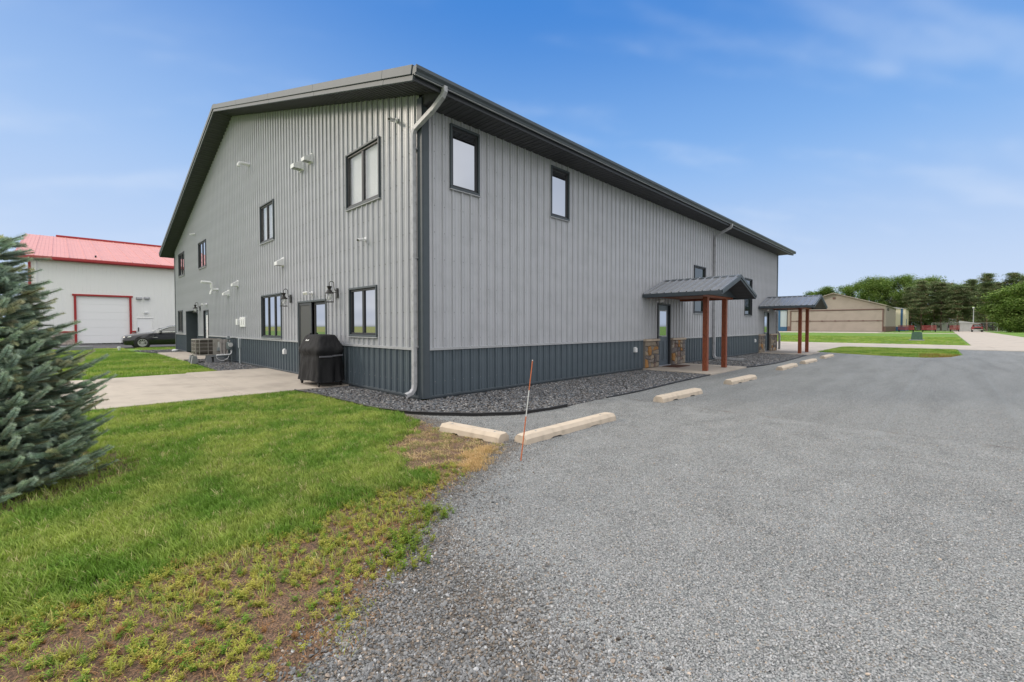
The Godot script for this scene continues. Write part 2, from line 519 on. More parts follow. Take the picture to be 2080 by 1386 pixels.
# ribbed sheets hung side by side; u runs along U, U x up = N points out; holes are [u0, u1, y0, y1]
func clad(parent: Node, at: Vector3, U: Vector3, N: Vector3, u0: float, u1: float, y0: float, top: Callable, holes: Array, m: Material, sheet := RIB * 4.0, tall := 0.030, called := "wall_panel") -> void:
	var a := u0
	while a < u1 - 0.001:
		var b := minf(a + sheet, u1)
		var cuts := [a, b]
		var k := floori(a / RIB) - 1
		while k * RIB < b + RIB:
			var base := k * RIB
			for o: float in [-0.021, -0.010, 0.010, 0.021, RIB / 3 - 0.012, RIB / 3 - 0.006, RIB / 3 + 0.006, RIB / 3 + 0.012, RIB * 2 / 3 - 0.012, RIB * 2 / 3 - 0.006, RIB * 2 / 3 + 0.006, RIB * 2 / 3 + 0.012]:
				if base + o > a + 0.0005 and base + o < b - 0.0005: cuts.append(base + o)
			k += 1
		for r in holes:
			for e: float in [r[0], r[1]]:
				if e > a and e < b: cuts.append(e)
		cuts.sort()
		var mb := MB.new()
		for i in cuts.size() - 1:
			var p: float = cuts[i]
			var q: float = cuts[i + 1]
			if q - p < 1e-5: continue
			var mid := (p + q) / 2
			var spans := [[y0, -1.0]]
			for r in holes:
				if mid > r[0] and mid < r[1]:
					var nxt := []
					for s in spans:
						var hi: float = s[1] if s[1] > 0 else top.call(mid)
						if r[2] >= hi or r[3] <= s[0]:
							nxt.append(s); continue
						if r[2] > s[0]: nxt.append([s[0], r[2]])
						if r[3] < hi: nxt.append([r[3], s[1]])
					spans = nxt
			var dp := N * rib_height(p, RIB, tall)
			var dq := N * rib_height(q, RIB, tall)
			for s in spans:
				var tp: float = s[1] if s[1] > 0 else top.call(p)
				var tq: float = s[1] if s[1] > 0 else top.call(q)
				mb.quad(at + U * p + dp + Vector3.UP * s[0], at + U * q + dq + Vector3.UP * s[0], at + U * q + dq + Vector3.UP * tq, at + U * p + dp + Vector3.UP * tp)
		if mb.v.size(): obj(called, mb, m, parent)
		a = b

class Face:               # a wall's own axes: u along it, y up, d outward
	var at: Vector3
	var U: Vector3
	var N: Vector3
	func _init(a: Vector3, u: Vector3, n: Vector3) -> void:
		at = a; U = u; N = n
	func p(u: float, y: float, d: float) -> Vector3:
		return at + U * u + Vector3.UP * y + N * d
	func box(mb: MB, u0: float, u1: float, y0: float, y1: float, d0: float, d1: float) -> void:
		mb.block(Transform3D(Basis(U, Vector3.UP, N), p((u0 + u1) / 2, (y0 + y1) / 2, (d0 + d1) / 2)), Vector3(absf(u1 - u0), absf(y1 - y0), absf(d1 - d0)))
	func ring(mb: MB, u0: float, u1: float, y0: float, y1: float, w: float, d0: float, d1: float) -> void:
		box(mb, u0, u1, y1 - w, y1, d0, d1)
		box(mb, u0, u1, y0, y0 + w, d0, d1)
		box(mb, u0, u0 + w, y0 + w, y1 - w, d0, d1 - 0.0015)
		box(mb, u1 - w, u1, y0 + w, y1 - w, d0, d1 - 0.0015)

# a window of side-by-side sashes (or two above each other when hung)
func window(parent: Node, f: Face, r: Array, sashes: int, glass: Material, blind: bool, hung := false) -> Node3D:
	var w := node("window", parent)
	var u0: float = r[0]
	var u1: float = r[1]
	var y0: float = r[2]
	var y1: float = r[3]
	var a := MB.new()
	f.ring(a, u0, u1, y0, y1, 0.045, -0.10, 0.048)
	obj("frame", a, M.trim if not hung else M.dark, w)
	var s := MB.new()
	f.box(s, u0 - 0.012, u1 + 0.012, y0 - 0.024, y0 - 0.001, 0.0, 0.052)
	obj("sill", s, M.cap, w)
	var iu0 := u0 + 0.045
	var iu1 := u1 - 0.045
	var iy0 := y0 + 0.045
	var iy1 := y1 - 0.045
	for k in sashes:
		var a0 := iu0
		var a1 := iu1
		var b0 := iy0
		var b1 := iy1
		var back := 0.0
		if hung:
			b0 = iy0 + (iy1 - iy0) * k / sashes
			b1 = iy0 + (iy1 - iy0) * (k + 1) / sashes
			back = -0.025 if k == 0 else 0.0
		else:
			a0 = iu0 + (iu1 - iu0) * k / sashes
			a1 = iu0 + (iu1 - iu0) * (k + 1) / sashes
		var sm := MB.new()
		f.ring(sm, a0 + 0.002, a1 - 0.002, b0 + 0.002, b1 - 0.002, 0.042, -0.05 + back, 0.012 + back)
		obj("sash", sm, M.frame, w)
		var g := MB.new()
		f.box(g, a0 + 0.034, a1 - 0.034, b0 + 0.034, b1 - 0.034, -0.022 + back, -0.016 + back)
		obj("pane", g, glass, w)
	if blind:
		var bl := MB.new()                       # a pleated shade
		var hang := iy1 - (0.16 if sashes == 1 else 0.0)
		var pleats := int((hang - iy0) / 0.032)
		for k in pleats:
			var ya := lerpf(iy0, hang, float(k) / pleats)
			var yb := lerpf(iy0, hang, float(k + 1) / pleats)
			var ym := (ya + yb) / 2
			bl.quad(f.p(iu0, ya, -0.095), f.p(iu1, ya, -0.095), f.p(iu1, ym, -0.078), f.p(iu0, ym, -0.078))
			bl.quad(f.p(iu0, ym, -0.078), f.p(iu1, ym, -0.078), f.p(iu1, yb, -0.095), f.p(iu0, yb, -0.095))
		f.box(bl, iu0, iu1, iy0 - 0.004, iy0 + 0.02, -0.10, -0.074)
		obj("blind", bl, M.blind, w)
	var bx := MB.new()
	f.box(bx, u0, u1, y0, y1, -0.62, -0.60)
	f.box(bx, u0, u0 + 0.02, y0, y1, -0.60, -0.11)
	f.box(bx, u1 - 0.02, u1, y0, y1, -0.60, -0.11)
	f.box(bx, u0 + 0.02, u1 - 0.02, y0, y0 + 0.02, -0.60, -0.11)
	f.box(bx, u0 + 0.02, u1 - 0.02, y1 - 0.02, y1, -0.60, -0.11)
	obj("reveal", bx, M.inside, w)
	return w

func roof_line(z: float) -> float:      # top of the roof
	return 9.48 - 0.297 * absf(z + 12.5)

func soffit_line(z: float) -> float:
	return roof_line(z) - 0.20

const L := 23.85
const W := 25.0

func main_building() -> void:
	var b := thing("metal_building", "large grey ribbed metal building with slate blue wainscot and dark roof", "building")
	var g := Face.new(Vector3.ZERO, Vector3.BACK, Vector3.LEFT)
	var s := Face.new(Vector3.ZERO, Vector3.RIGHT, Vector3.BACK)
	var gw := [[-3.03, -1.50, 4.01, 5.27], [-9.30, -7.98, 4.04, 5.28], [-18.60, -17.08, 4.06, 5.30], [-23.64, -22.05, 4.08, 5.34], [-9.28, -7.38, 0.975, 2.36], [-2.93, -1.65, 1.12, 2.22], [-24.02, -22.77, 1.01, 2.23]]
	var slider := [-6.08, -4.20, 0.02, 2.04]
	var garage := [-21.85, -18.96, 0.0, 2.16]
	var sidedoor := [-17.78, -16.81, 0.02, 2.10]
	var sw := [[0.62, 1.37, 4.01, 5.255], [3.65, 4.39, 4.01, 5.24], [12.20, 13.30, 1.85, 3.68], [18.08, 19.22, 1.86, 3.66]]
	var doors := [[9.27, 10.21, 0.02, 2.12], [21.30, 22.24, 0.02, 2.12]]
	var gh := []
	for r in gw: gh.append([r[0] + 0.02, r[1] - 0.02, r[2] + 0.02, r[3] - 0.02])
	for r in [slider, garage, sidedoor]: gh.append([r[0] + 0.02, r[1] - 0.02, -1.0, r[3] - 0.02])
	var sh := []
	for r in sw: sh.append([r[0] + 0.02, r[1] - 0.02, r[2] + 0.02, r[3] - 0.02])
	for r in doors: sh.append([r[0] + 0.02, r[1] - 0.02, -1.0, r[3] - 0.02])
	var gtop := func(u: float) -> float: return soffit_line(u) + 0.03
	var flat := func(_u: float) -> float: return 5.45
	var low := func(_u: float) -> float: return 0.905
	clad(b, g.at, g.U, g.N, -W + 0.1, -0.1, 0.94, gtop, gh, M.wall)
	clad(b, g.at, g.U, g.N, -W + 0.1, -0.1, 0.03, low, gh, M.wainscot)
	clad(b, s.at, s.U, s.N, 0.1, L - 0.1, 0.94, flat, sh, M.wall)
	clad(b, s.at, s.U, s.N, 0.1, L - 0.1, 0.03, low, sh, M.wainscot)
	# the two walls away from the camera, and a floor: the building is closed
	var back := MB.new()
	back.box(Vector3(L - 0.14, GY, -W + 0.14), Vector3(L - 0.02, 5.5, -0.02))
	var poly := PackedVector2Array([Vector2(-W + 0.14, 5.5), Vector2(-0.02, 5.5), Vector2(-12.5, 9.2)])
	back.prism(poly, Vector3(L - 0.02, 0, 0), Vector3.BACK, Vector3.UP, 0.12)
	obj("rear_gable_wall", back, M.wall, b)
	var far := MB.new()
	far.box(Vector3(0.02, GY, -W), Vector3(L - 0.02, 5.5, -W + 0.12))
	obj("rear_side_wall", far, M.wall, b)
	# flashings: cap on the wainscot, base trim, broken at the openings
	for f: Face in [g, s]:
		var gaps := []
		var e0 := -W if f == g else 0.0
		var e1 := 0.0 if f == g else L
		if f == g: gaps = [garage, sidedoor, slider]
		else: gaps = [[8.30, 11.35], [20.34, 23.70]]
		var a := e0 + (0.06 if f == g else 0.12)
		gaps.append([e1 - (0.12 if f == g else 0.1), 0])
		for r in gaps:
			var cap := MB.new()
			f.box(cap, a, r[0], 0.895, 0.945, -0.01, 0.027)
			f.box(cap, a, r[0], 0.897, 0.905, 0.028, 0.040)
			obj("wainscot_cap", cap, M.cap, b)
			var base := MB.new()
			f.box(base, a, r[0], 0.0, 0.045, -0.01, 0.028)
			f.box(base, a, r[0], -0.03, -0.001, -0.01, 0.005)
			obj("base_flashing", base, M.trim, b)
			a = r[1]
	# corner trim
	for c in [[Vector3(0, 0, 0), 1.0, 1.0], [Vector3(0, 0, -W), 1.0, -1.0], [Vector3(L, 0, 0), -1.0, 1.0]]:
		var t := MB.new()
		var o: Vector3 = c[0]
		var ix: float = c[1]
		var iz: float = -c[2]
		for part in [[0.0, 5.52]]:
			var p0 := o + Vector3(-ix * 0.030, part[0], -iz * 0.030)
			t.box(p0, o + Vector3(-ix * 0.0, part[1], iz * 0.13))
			t.box(o + Vector3(0.0, part[0], -iz * 0.030), o + Vector3(ix * 0.13, part[1] - 0.001, 0.0))
		obj("corner_trim", t, M.trim, b)
	# screws in rows, where they show
	var wh := []
	var tn := []
	for f: Face in [g, s]:
		var k0 := -28 if f == g else 1
		var k1 := 0 if f == g else 52
		for k in range(k0, k1):
			for row in 11:
				var u := k * RIB + 0.034
				var y := 0.30 + row * 0.60 if row < 1 else 0.62 + row * 0.50
				var skip := y > 5.2
				for r in (gh if f == g else sh):
					if u > r[0] - 0.06 and u < r[1] + 0.06 and y > r[2] - 0.07 and y < r[3] + 0.07: skip = true
				if skip: continue
				wh.append(Transform3D(Basis(f.U, f.N, f.U.cross(f.N)), f.p(u, y, 0.003)))
				tn.append(Color(1, 1, 1))
	var head := MB.new()
	head.lathe(PackedVector2Array([Vector2(0.011, -0.004), Vector2(0.011, 0.004), Vector2(0.0, 0.008)]), Transform3D(Basis(), Vector3.ZERO), 6)
	scatter("screws", head.mesh(), M.screw, wh, tn, b)
	# windows
	var glass := [M.pane, M.pane, M.mirror, M.mirror, M.mirror, M.mirror, M.pane]
	var sash := [2, 2, 2, 2, 3, 2, 2]
	for i in gw.size(): window(b, g, gw[i], sash[i], glass[i], glass[i] == M.pane)
	window(b, s, sw[0], 1, M.mirror, false)
	window(b, s, sw[1], 1, M.mirror, false)
	window(b, s, sw[2], 2, M.darkglass, false, true)
	window(b, s, sw[3], 2, M.darkglass, false, true)
	patio_door(b, g, slider)
	garage_door(b, g, garage)
	entry_door(b, g, sidedoor, true)
	entry_door(b, s, doors[0], false)
	entry_door(b, s, doors[1], false)
	stone_veneer(b, s, 8.33, 9.24, 11)
	stone_veneer(b, s, 10.25, 11.30, 12)
	stone_veneer(b, s, 20.37, 21.27, 13)
	stone_veneer(b, s, 22.28, 23.62, 14)
	roof(b)
	downspouts(b)
	wall_fittings(b, g)

func patio_door(parent: Node, f: Face, r: Array) -> void:
	var d := node("sliding_door", parent)
	var a := MB.new()
	f.ring(a, r[0], r[1], 0.0, r[3], 0.05, -0.12, 0.036)
	obj("frame", a, M.trim, d)
	var mid: float = (r[0] + r[1]) / 2
	for k in 2:
		var u0: float = r[0] + 0.052 if k == 0 else mid + 0.02
		var u1: float = mid - 0.02 if k == 0 else r[1] - 0.052
		var back := 0.012 if k == 0 else -0.045
		var pm := MB.new()
		f.ring(pm, u0, u1, 0.052, r[3] - 0.052, 0.075, -0.03 + back, back)
		obj("door_panel", pm, M.frame if k else M.dark, d)
		var gm := MB.new()
		f.box(gm, u0 + 0.07, u1 - 0.07, 0.12, r[3] - 0.12, -0.02 + back, -0.012 + back)
		obj("pane" if k else "insect_screen", gm, M.mirror if k else M.screen, d)
	var h := MB.new()
	f.box(h, mid - 0.06, mid - 0.03, 0.95, 1.17, 0.012, 0.05)
	obj("handle", h, M.iron, d)
	var bx := MB.new()
	f.box(bx, r[0], r[1], 0.0, r[3], -0.32, -0.30)
	obj("reveal", bx, M.inside, d)

func garage_door(parent: Node, f: Face, r: Array) -> void:
	var d := node("garage_door", parent)
	var a := MB.new()
	f.box(a, r[0], r[0] + 0.04, 0.0, r[3], -0.50, 0.034)
	f.box(a, r[1] - 0.04, r[1], 0.0, r[3], -0.50, 0.034)
	f.box(a, r[0] + 0.04, r[1] - 0.04, r[3] - 0.04, r[3], -0.50, 0.034)
	obj("door_frame", a, M.trim, d)
	for k in 5:
		var p := MB.new()
		var y0 := 0.01 + k * 0.42
		f.box(p, r[0] + 0.04, r[1] - 0.04, y0, y0 + 0.413, -0.48, -0.44)
		for q in 4:
			var u: float = r[0] + 0.10 + q * 0.70
			if k < 4: f.box(p, u, u + 0.58, y0 + 0.07, y0 + 0.34, -0.441, -0.432)
		var o := obj("door_panel", p, M.door, d)
		if k == 4:
			for q in 8:
				var gl := MB.new()
				var u: float = r[0] + 0.14 + q * 0.345
				f.box(gl, u, u + 0.26, y0 + 0.08, y0 + 0.33, -0.441, -0.434)
				obj("pane", gl, M.mirror, o)

func entry_door(parent: Node, f: Face, r: Array, full: bool) -> void:
	var d := node("entry_door", parent)
	var a := MB.new()
	f.box(a, r[0], r[0] + 0.05, 0.0, r[3], -0.14, 0.036)
	f.box(a, r[1] - 0.05, r[1], 0.0, r[3], -0.14, 0.036)
	f.box(a, r[0] + 0.05, r[1] - 0.05, r[3] - 0.05, r[3], -0.14, 0.036)
	obj("door_frame", a, M.dark, d)
	var u0: float = r[0] + 0.052
	var u1: float = r[1] - 0.052
	var slab := MB.new()
	f.box(slab, u0, u1, 0.03, r[3] - 0.052, -0.075, -0.030)
	var leaf := obj("door_leaf", slab, M.door, d)
	var y0 := 0.50 if full else 0.98
	var g := MB.new()
	f.box(g, u0 + 0.17, u1 - 0.17, y0 + 0.05, 1.86, -0.031, -0.024)
	obj("pane", g, M.pane if full else M.mirror, leaf)
	if full:
		var bl := MB.new()
		f.box(bl, u0 + 0.17, u1 - 0.17, y0 + 0.05, 1.86, -0.0305, -0.029)
		obj("blind", bl, M.blind, leaf)
	var br := MB.new()
	f.ring(br, u0 + 0.13, u1 - 0.13, y0 + 0.01, 1.90, 0.042, -0.031, -0.016)
	obj("glass_border", br, M.cap if not full else M.door, leaf)
	if not full:
		for k in 2:
			var pm := MB.new()
			var a0 := u0 + 0.11 + k * (u1 - u0 - 0.17) / 2.0
			var a1 := a0 + (u1 - u0 - 0.27) / 2.0
			f.ring(pm, a0, a1, 0.17, 0.86, 0.03, -0.031, -0.019)
			f.box(pm, a0 + 0.06, a1 - 0.06, 0.23, 0.80, -0.031, -0.020)
			obj("raised_panel", pm, M.door, leaf)
	var h := MB.new()
	h.tube(PackedVector3Array([f.p(u0 + 0.07, 1.0, -0.03), f.p(u0 + 0.07, 1.0, 0.03), f.p(u0 + 0.18, 1.0, 0.035)]), PackedFloat32Array([0.012]), 8)
	h.lathe(PackedVector2Array([Vector2(0.028, 0), Vector2(0.028, 0.012), Vector2(0, 0.014)]), Transform3D(Basis(f.U, f.N, f.U.cross(f.N)), f.p(u0 + 0.07, 1.0, -0.03)), 12)
	h.lathe(PackedVector2Array([Vector2(0.028, 0), Vector2(0.028, 0.02), Vector2(0, 0.022)]), Transform3D(Basis(f.U, f.N, f.U.cross(f.N)), f.p(u0 + 0.07, 1.14, -0.03)), 12)
	obj("handle", h, M.iron, leaf)
	var th := MB.new()
	f.box(th, r[0], r[1], 0.002, 0.028, -0.14, 0.06)
	obj("threshold", th, M.cap, d)

func stone_veneer(parent: Node, f: Face, u0: float, u1: float, sd: int) -> void:
	var d := node("stone_veneer", parent)
	var back := MB.new()
	f.box(back, u0, u1, 0.0, 0.865, -0.02, 0.058)
	obj("mortar_bed", back, M.mortar, d)
	var cap := MB.new()
	f.box(cap, u0 - 0.015, u1 + 0.015, 0.866, 0.935, -0.02, 0.125)
	obj("capstone", cap, M.capstone, d)
	var r := RandomNumberGenerator.new()
	r.seed = sd
	var nc := 5
	var nr := 6
	var P := []
	for j in nr + 1:
		var row := []
		for i in nc + 1:
			var du := 0.0 if i == 0 or i == nc else r.randf_range(-0.065, 0.065)
			var dv := 0.0 if j == 0 or j == nr else r.randf_range(-0.05, 0.05)
			row.append(Vector2(lerpf(u0, u1, float(i) / nc) + du, 0.004 + 0.855 * j / nr + dv))
		P.append(row)
	var used := {}
	for j in nr:
		for i in nc:
			if used.has(Vector2i(i, j)): continue
			var wide := 1
			var poly := [P[j][i], P[j][i + 1], P[j + 1][i + 1], P[j + 1][i]]
			if i + 1 < nc and r.randf() < 0.28 and not used.has(Vector2i(i + 1, j)):
				used[Vector2i(i + 1, j)] = true
				poly = [P[j][i], P[j][i + 1], P[j][i + 2], P[j + 1][i + 2], P[j + 1][i + 1], P[j + 1][i]]
			elif j + 1 < nr and r.randf() < 0.22:
				used[Vector2i(i, j + 1)] = true
				poly = [P[j][i], P[j][i + 1], P[j + 1][i + 1], P[j + 2][i + 1], P[j + 2][i], P[j + 1][i]]
			var c := Vector2.ZERO
			for q: Vector2 in poly: c += q
			c /= poly.size()
			var mb := MB.new()
			var out := r.randf_range(0.085, 0.112)
			var lo := []
			var mid := []
			var hi := []
			for q: Vector2 in poly:
				var e := q + (c - q).normalized() * 0.009
				var e2 := c + (e - c) * 0.93
				var e3 := c + (e - c) * 0.80
				lo.append(f.p(e.x, e.y, 0.05))
				mid.append(f.p(e2.x, e2.y, out - 0.018 + r.randf_range(-0.004, 0.004)))
				hi.append(f.p(e3.x, e3.y, out + r.randf_range(-0.006, 0.006)))
			var cc := f.p(c.x, c.y, out + 0.004)
			for k in poly.size():
				var k2 := (k + 1) % poly.size()
				mb.quad(lo[k], lo[k2], mid[k2], mid[k])
				mb.quad(mid[k], mid[k2], hi[k2], hi[k])
				mb.tri(hi[k], hi[k2], cc)
			var pick := r.randi() % 13
			obj("stone", mb, M.veneer[[0, 1, 2, 3, 0, 1, 5, 4, 6, 3, 7, 1, 5][pick]], d)

func roof(b: Node3D) -> void:
	var top := node("roof", b)
	var x0 := -0.60
	var x1 := L + 0.60
	# two slopes of ribbed steel
	for sd: float in [1.0, -1.0]:
		var ze := -12.5 + sd * 13.14
		var ye := roof_line(-12.5 + 13.14)
		var x := x0
		while x < x1 - 0.01:
			var xb := minf(x + 0.9144, x1)
			var mb := MB.new()
			mb.quad(Vector3(x, ye - 0.03, ze), Vector3(xb, ye - 0.03, ze), Vector3(xb, 9.45, -12.5), Vector3(x, 9.45, -12.5)) if sd > 0 else mb.quad(Vector3(xb, ye - 0.03, ze), Vector3(x, ye - 0.03, ze), Vector3(x, 9.45, -12.5), Vector3(xb, 9.45, -12.5))
			for k in 4:
				var xr := x + k * RIB + 0.02
				if xr < xb: mb.bar(Vector3(xr, ye - 0.02, ze), Vector3(xr, 9.46, -12.5), 0.03, 0.022)
			obj("roof_panel", mb, M.roofsteel, top)
			x = xb
	var ridge := MB.new()
	for sd: float in [1.0, -1.0]:
		ridge.bar(Vector3(x0 - 0.02, 9.46, -12.5 + sd * 0.15), Vector3(x1 + 0.02, 9.46, -12.5 + sd * 0.15), 0.32, 0.02, Vector3(0, 1, sd * 0.297))
	obj("ridge_cap", ridge, M.trim, top)
	# rake trim in two steps, in lengths
	for xr: float in [x0, x1]:
		var o := -1.0 if xr < 0 else 1.0
		for sd: float in [1.0, -1.0]:
			var zz := 0.0
			while zz < 13.1:
				var zb := minf(zz + 3.05, 13.14)
				var za := -12.5 + sd * zz
				var ze := -12.5 + sd * zb
				var up := MB.new()
				var ya := roof_line(za)
				var yb := roof_line(ze)
				up.bar(Vector3(xr + o * 0.012, ya - 0.065, za), Vector3(xr + o * 0.012, yb - 0.065, ze), 0.05, 0.15)
				obj("rake_trim", up, M.trim, top)
				var lo := MB.new()
				lo.bar(Vector3(xr - o * 0.012, ya - 0.188, za), Vector3(xr - o * 0.012, yb - 0.188, ze), 0.045, 0.092)
				obj("rake_fascia", lo, M.trim, top)
				zz = zb
	# sloping soffit boards under the rakes
	for xs in [[x0 + 0.012, 0.03], [L - 0.03, x1 - 0.012]]:
		for sd: float in [1.0, -1.0]:
			var k := 0
			while k * 0.30 < 13.08:
				var mb := MB.new()
				var za := -12.5 + sd * k * 0.30
				var zb := -12.5 + sd * minf(k * 0.30 + 0.292, 13.1)
				var mid := Vector3((xs[0] + xs[1]) / 2, 0, 0)
				mb.bar(mid + Vector3(0, soffit_line(za) + 0.008, za), mid + Vector3(0, soffit_line(zb) + 0.008, zb), xs[1] - xs[0], 0.012)
				for q in 2:
					var t := (q + 0.5) / 2.0
					mb.bar(mid + Vector3(0, soffit_line(lerpf(za, zb, t - 0.10)) - 0.001, lerpf(za, zb, t - 0.10)), mid + Vector3(0, soffit_line(lerpf(za, zb, t + 0.10)) - 0.001, lerpf(za, zb, t + 0.10)), xs[1] - xs[0] - 0.01, 0.010)
				obj("rake_soffit_board", mb, M.soffit, top)
				k += 1
	# level soffit, fascia and gutter under both eaves
	for sd: float in [1.0, -1.0]:
		var zw := 0.0 if sd > 0 else -W
		var ze := zw + sd * 0.62
		var k := 0
		var x := 0.0
		while x < L:
			var mb := MB.new()
			var xb := minf(x + 0.296, L)
			mb.box(Vector3(x, 5.365, minf(zw - sd * 0.02, ze)), Vector3(xb, 5.377, maxf(zw - sd * 0.02, ze)))
			mb.box(Vector3(x + 0.06, 5.357, minf(zw, ze) + 0.01), Vector3(x + 0.12, 5.364, maxf(zw, ze) - 0.01))
			mb.box(Vector3(x + 0.19, 5.357, minf(zw, ze) + 0.01), Vector3(x + 0.25, 5.364, maxf(zw, ze) - 0.01))
			obj("eave_soffit_board", mb, M.soffit, top)
			x += 0.30
			k += 1
		# the boxed-in ends of the eave
		for xe in [[-0.585, -0.002], [L + 0.002, L + 0.585]]:
			var mb := MB.new()
			mb.prism(PackedVector2Array([Vector2(0, 5.36), Vector2(0.60, 5.36), Vector2(0.60, roof_line(0.60) - 0.06), Vector2(0, roof_line(0.0) - 0.22)]), Vector3(0.0 if xe[0] < 0 else L - 0.02, 0, zw), Vector3(0, 0, sd), Vector3.UP, -0.02 * sd)
			obj("eave_return", mb, M.soffit, top)
		var fa := MB.new()
		fa.box(Vector3(x0, 5.345, minf(ze, ze + sd * 0.02)), Vector3(x1, 5.565, maxf(ze, ze + sd * 0.02)))
		obj("fascia", fa, M.dark, top)
		var gu := MB.new()
		var z0 := ze + sd * 0.022
		var prof := [Vector2(0, 5.43), Vector2(0.075, 5.43), Vector2(0.085, 5.465), Vector2(0.12, 5.50), Vector2(0.12, 5.555), Vector2(0.105, 5.562), Vector2(0.105, 5.50), Vector2(0.07, 5.45), Vector2(0.012, 5.445), Vector2(0.012, 5.55), Vector2(0, 5.55)]
		gu.prism(PackedVector2Array(prof), Vector3(x0 - 0.02 if sd < 0 else x1 + 0.02, 0, z0), Vector3(0, 0, sd), Vector3.UP, x1 - x0 + 0.04)
		for xx: float in [x0 - 0.02, x1 + 0.012]:
			gu.box(Vector3(xx, 5.435, minf(z0, z0 + sd * 0.115)), Vector3(xx + 0.008, 5.55, maxf(z0, z0 + sd * 0.115)))
		obj("gutter", gu, M.trim, top)
		var lip := MB.new()
		lip.box(Vector3(x0 - 0.015, 5.415, z0 + sd * 0.055 - 0.012), Vector3(x1 + 0.015, 5.429, z0 + sd * 0.055 + 0.012))
		obj("gutter_lip", lip, M.cap, top)

func downspouts(b: Node3D) -> void:
	var sq := func(mb: MB, path: Array, w := 0.085, d := 0.062) -> void:      # a box-section pipe with rounded bends
		var pts := PackedVector3Array()
		for p in path: pts.append(p)
		var rows := []
		var prev := Vector3.ZERO
		for i in pts.size():
			var dir := (pts[mini(i + 1, pts.size() - 1)] - pts[maxi(i - 1, 0)]).normalized()
			var x := dir.cross(Vector3(0.3, 0.1, 1).normalized()).normalized() if i == 0 else (prev - dir * prev.dot(dir)).normalized()
			if i == 0:
				x = Vector3.BACK if absf(dir.z) < 0.9 else Vector3.RIGHT
				x = (x - dir * x.dot(dir)).normalized()
			prev = x
			var y := dir.cross(x)
			var ring := []
			for q: Vector2 in [Vector2(1, -0.8), Vector2(1, 0.8), Vector2(0.86, 1), Vector2(-0.86, 1), Vector2(-1, 0.8), Vector2(-1, -0.8), Vector2(-0.86, -1), Vector2(0.86, -1)]:
				ring.append(pts[i] + x * q.x * w / 2 + y * q.y * d / 2)
			rows.append(ring)
		mb.grid(rows, false, true)
	var one := MB.new()
	var path := [Vector3(-0.02, 5.44, 0.70), Vector3(-0.02, 5.36, 0.70), Vector3(-0.025, 5.30, 0.66), Vector3(-0.045, 5.16, 0.42), Vector3(-0.075, 5.02, 0.06), Vector3(-0.085, 4.96, -0.10), Vector3(-0.085, 4.88, -0.155), Vector3(-0.085, 4.80, -0.165), Vector3(-0.085, 2.4, -0.165), Vector3(-0.085, 0.26, -0.165), Vector3(-0.10, 0.17, -0.17), Vector3(-0.15, 0.105, -0.18), Vector3(-0.25, 0.07, -0.20)]
	sq.call(one, path, 0.10, 0.075)
	obj("downspout", one, M.gutterpipe, b)
	var strap := MB.new()
	for y: float in [4.6, 2.6, 0.95]: strap.box(Vector3(-0.088, y, -0.225), Vector3(-0.005, y + 0.025, -0.105))
	obj("downspout_strap", strap, M.gutterpipe, b)
	var two := MB.new()
	sq.call(two, [Vector3(14.15, 5.44, 0.70), Vector3(14.15, 5.34, 0.69), Vector3(14.15, 5.28, 0.64), Vector3(14.15, 5.08, 0.18), Vector3(14.15, 5.02, 0.10), Vector3(14.15, 4.92, 0.075), Vector3(14.15, 2.0, 0.075), Vector3(14.15, 0.16, 0.075), Vector3(14.15, 0.08, 0.10), Vector3(14.15, 0.045, 0.18), Vector3(14.0, 0.035, 1.30)], 0.10, 0.075)
	obj("downspout", two, M.gutterpipe, b)
	var three := MB.new()
	sq.call(three, [Vector3(23.60, 2.20, 0.075), Vector3(23.60, 1.2, 0.075), Vector3(23.60, 1.08, 0.09), Vector3(23.62, 0.92, 0.19), Vector3(23.62, 0.80, 0.20), Vector3(23.62, 0.05, 0.20)], 0.10, 0.075)
	obj("downspout", three, M.gutterpipe, b)

func hood(mb: MB, f: Face, u: float, y: float, w: float, h: float, deep: float) -> void:   # a wall vent: a flange and a wedge open below
	f.box(mb, u - w * 0.62, u + w * 0.62, y - h * 0.62, y + h * 0.62, 0.0, 0.028)
	var a := f.p(u - w / 2, y + h / 2, 0.028)
	var b := f.p(u + w / 2, y + h / 2, 0.028)
	var c := f.p(u + w / 2, y - h * 0.05, deep)
	var d := f.p(u - w / 2, y - h * 0.05, deep)
	var c2 := f.p(u + w / 2, y - h / 2, deep)
	var d2 := f.p(u - w / 2, y - h / 2, deep)
	var a0 := f.p(u - w / 2, y - h / 2, 0.028)
	var b0 := f.p(u + w / 2, y - h / 2, 0.028)
	mb.quad(d, c, b, a); mb.quad(d2, c2, c, d)
	mb.tri(a0, d2, d); mb.tri(a0, d, a)
	mb.tri(b0, c, c2); mb.tri(b0, b, c)

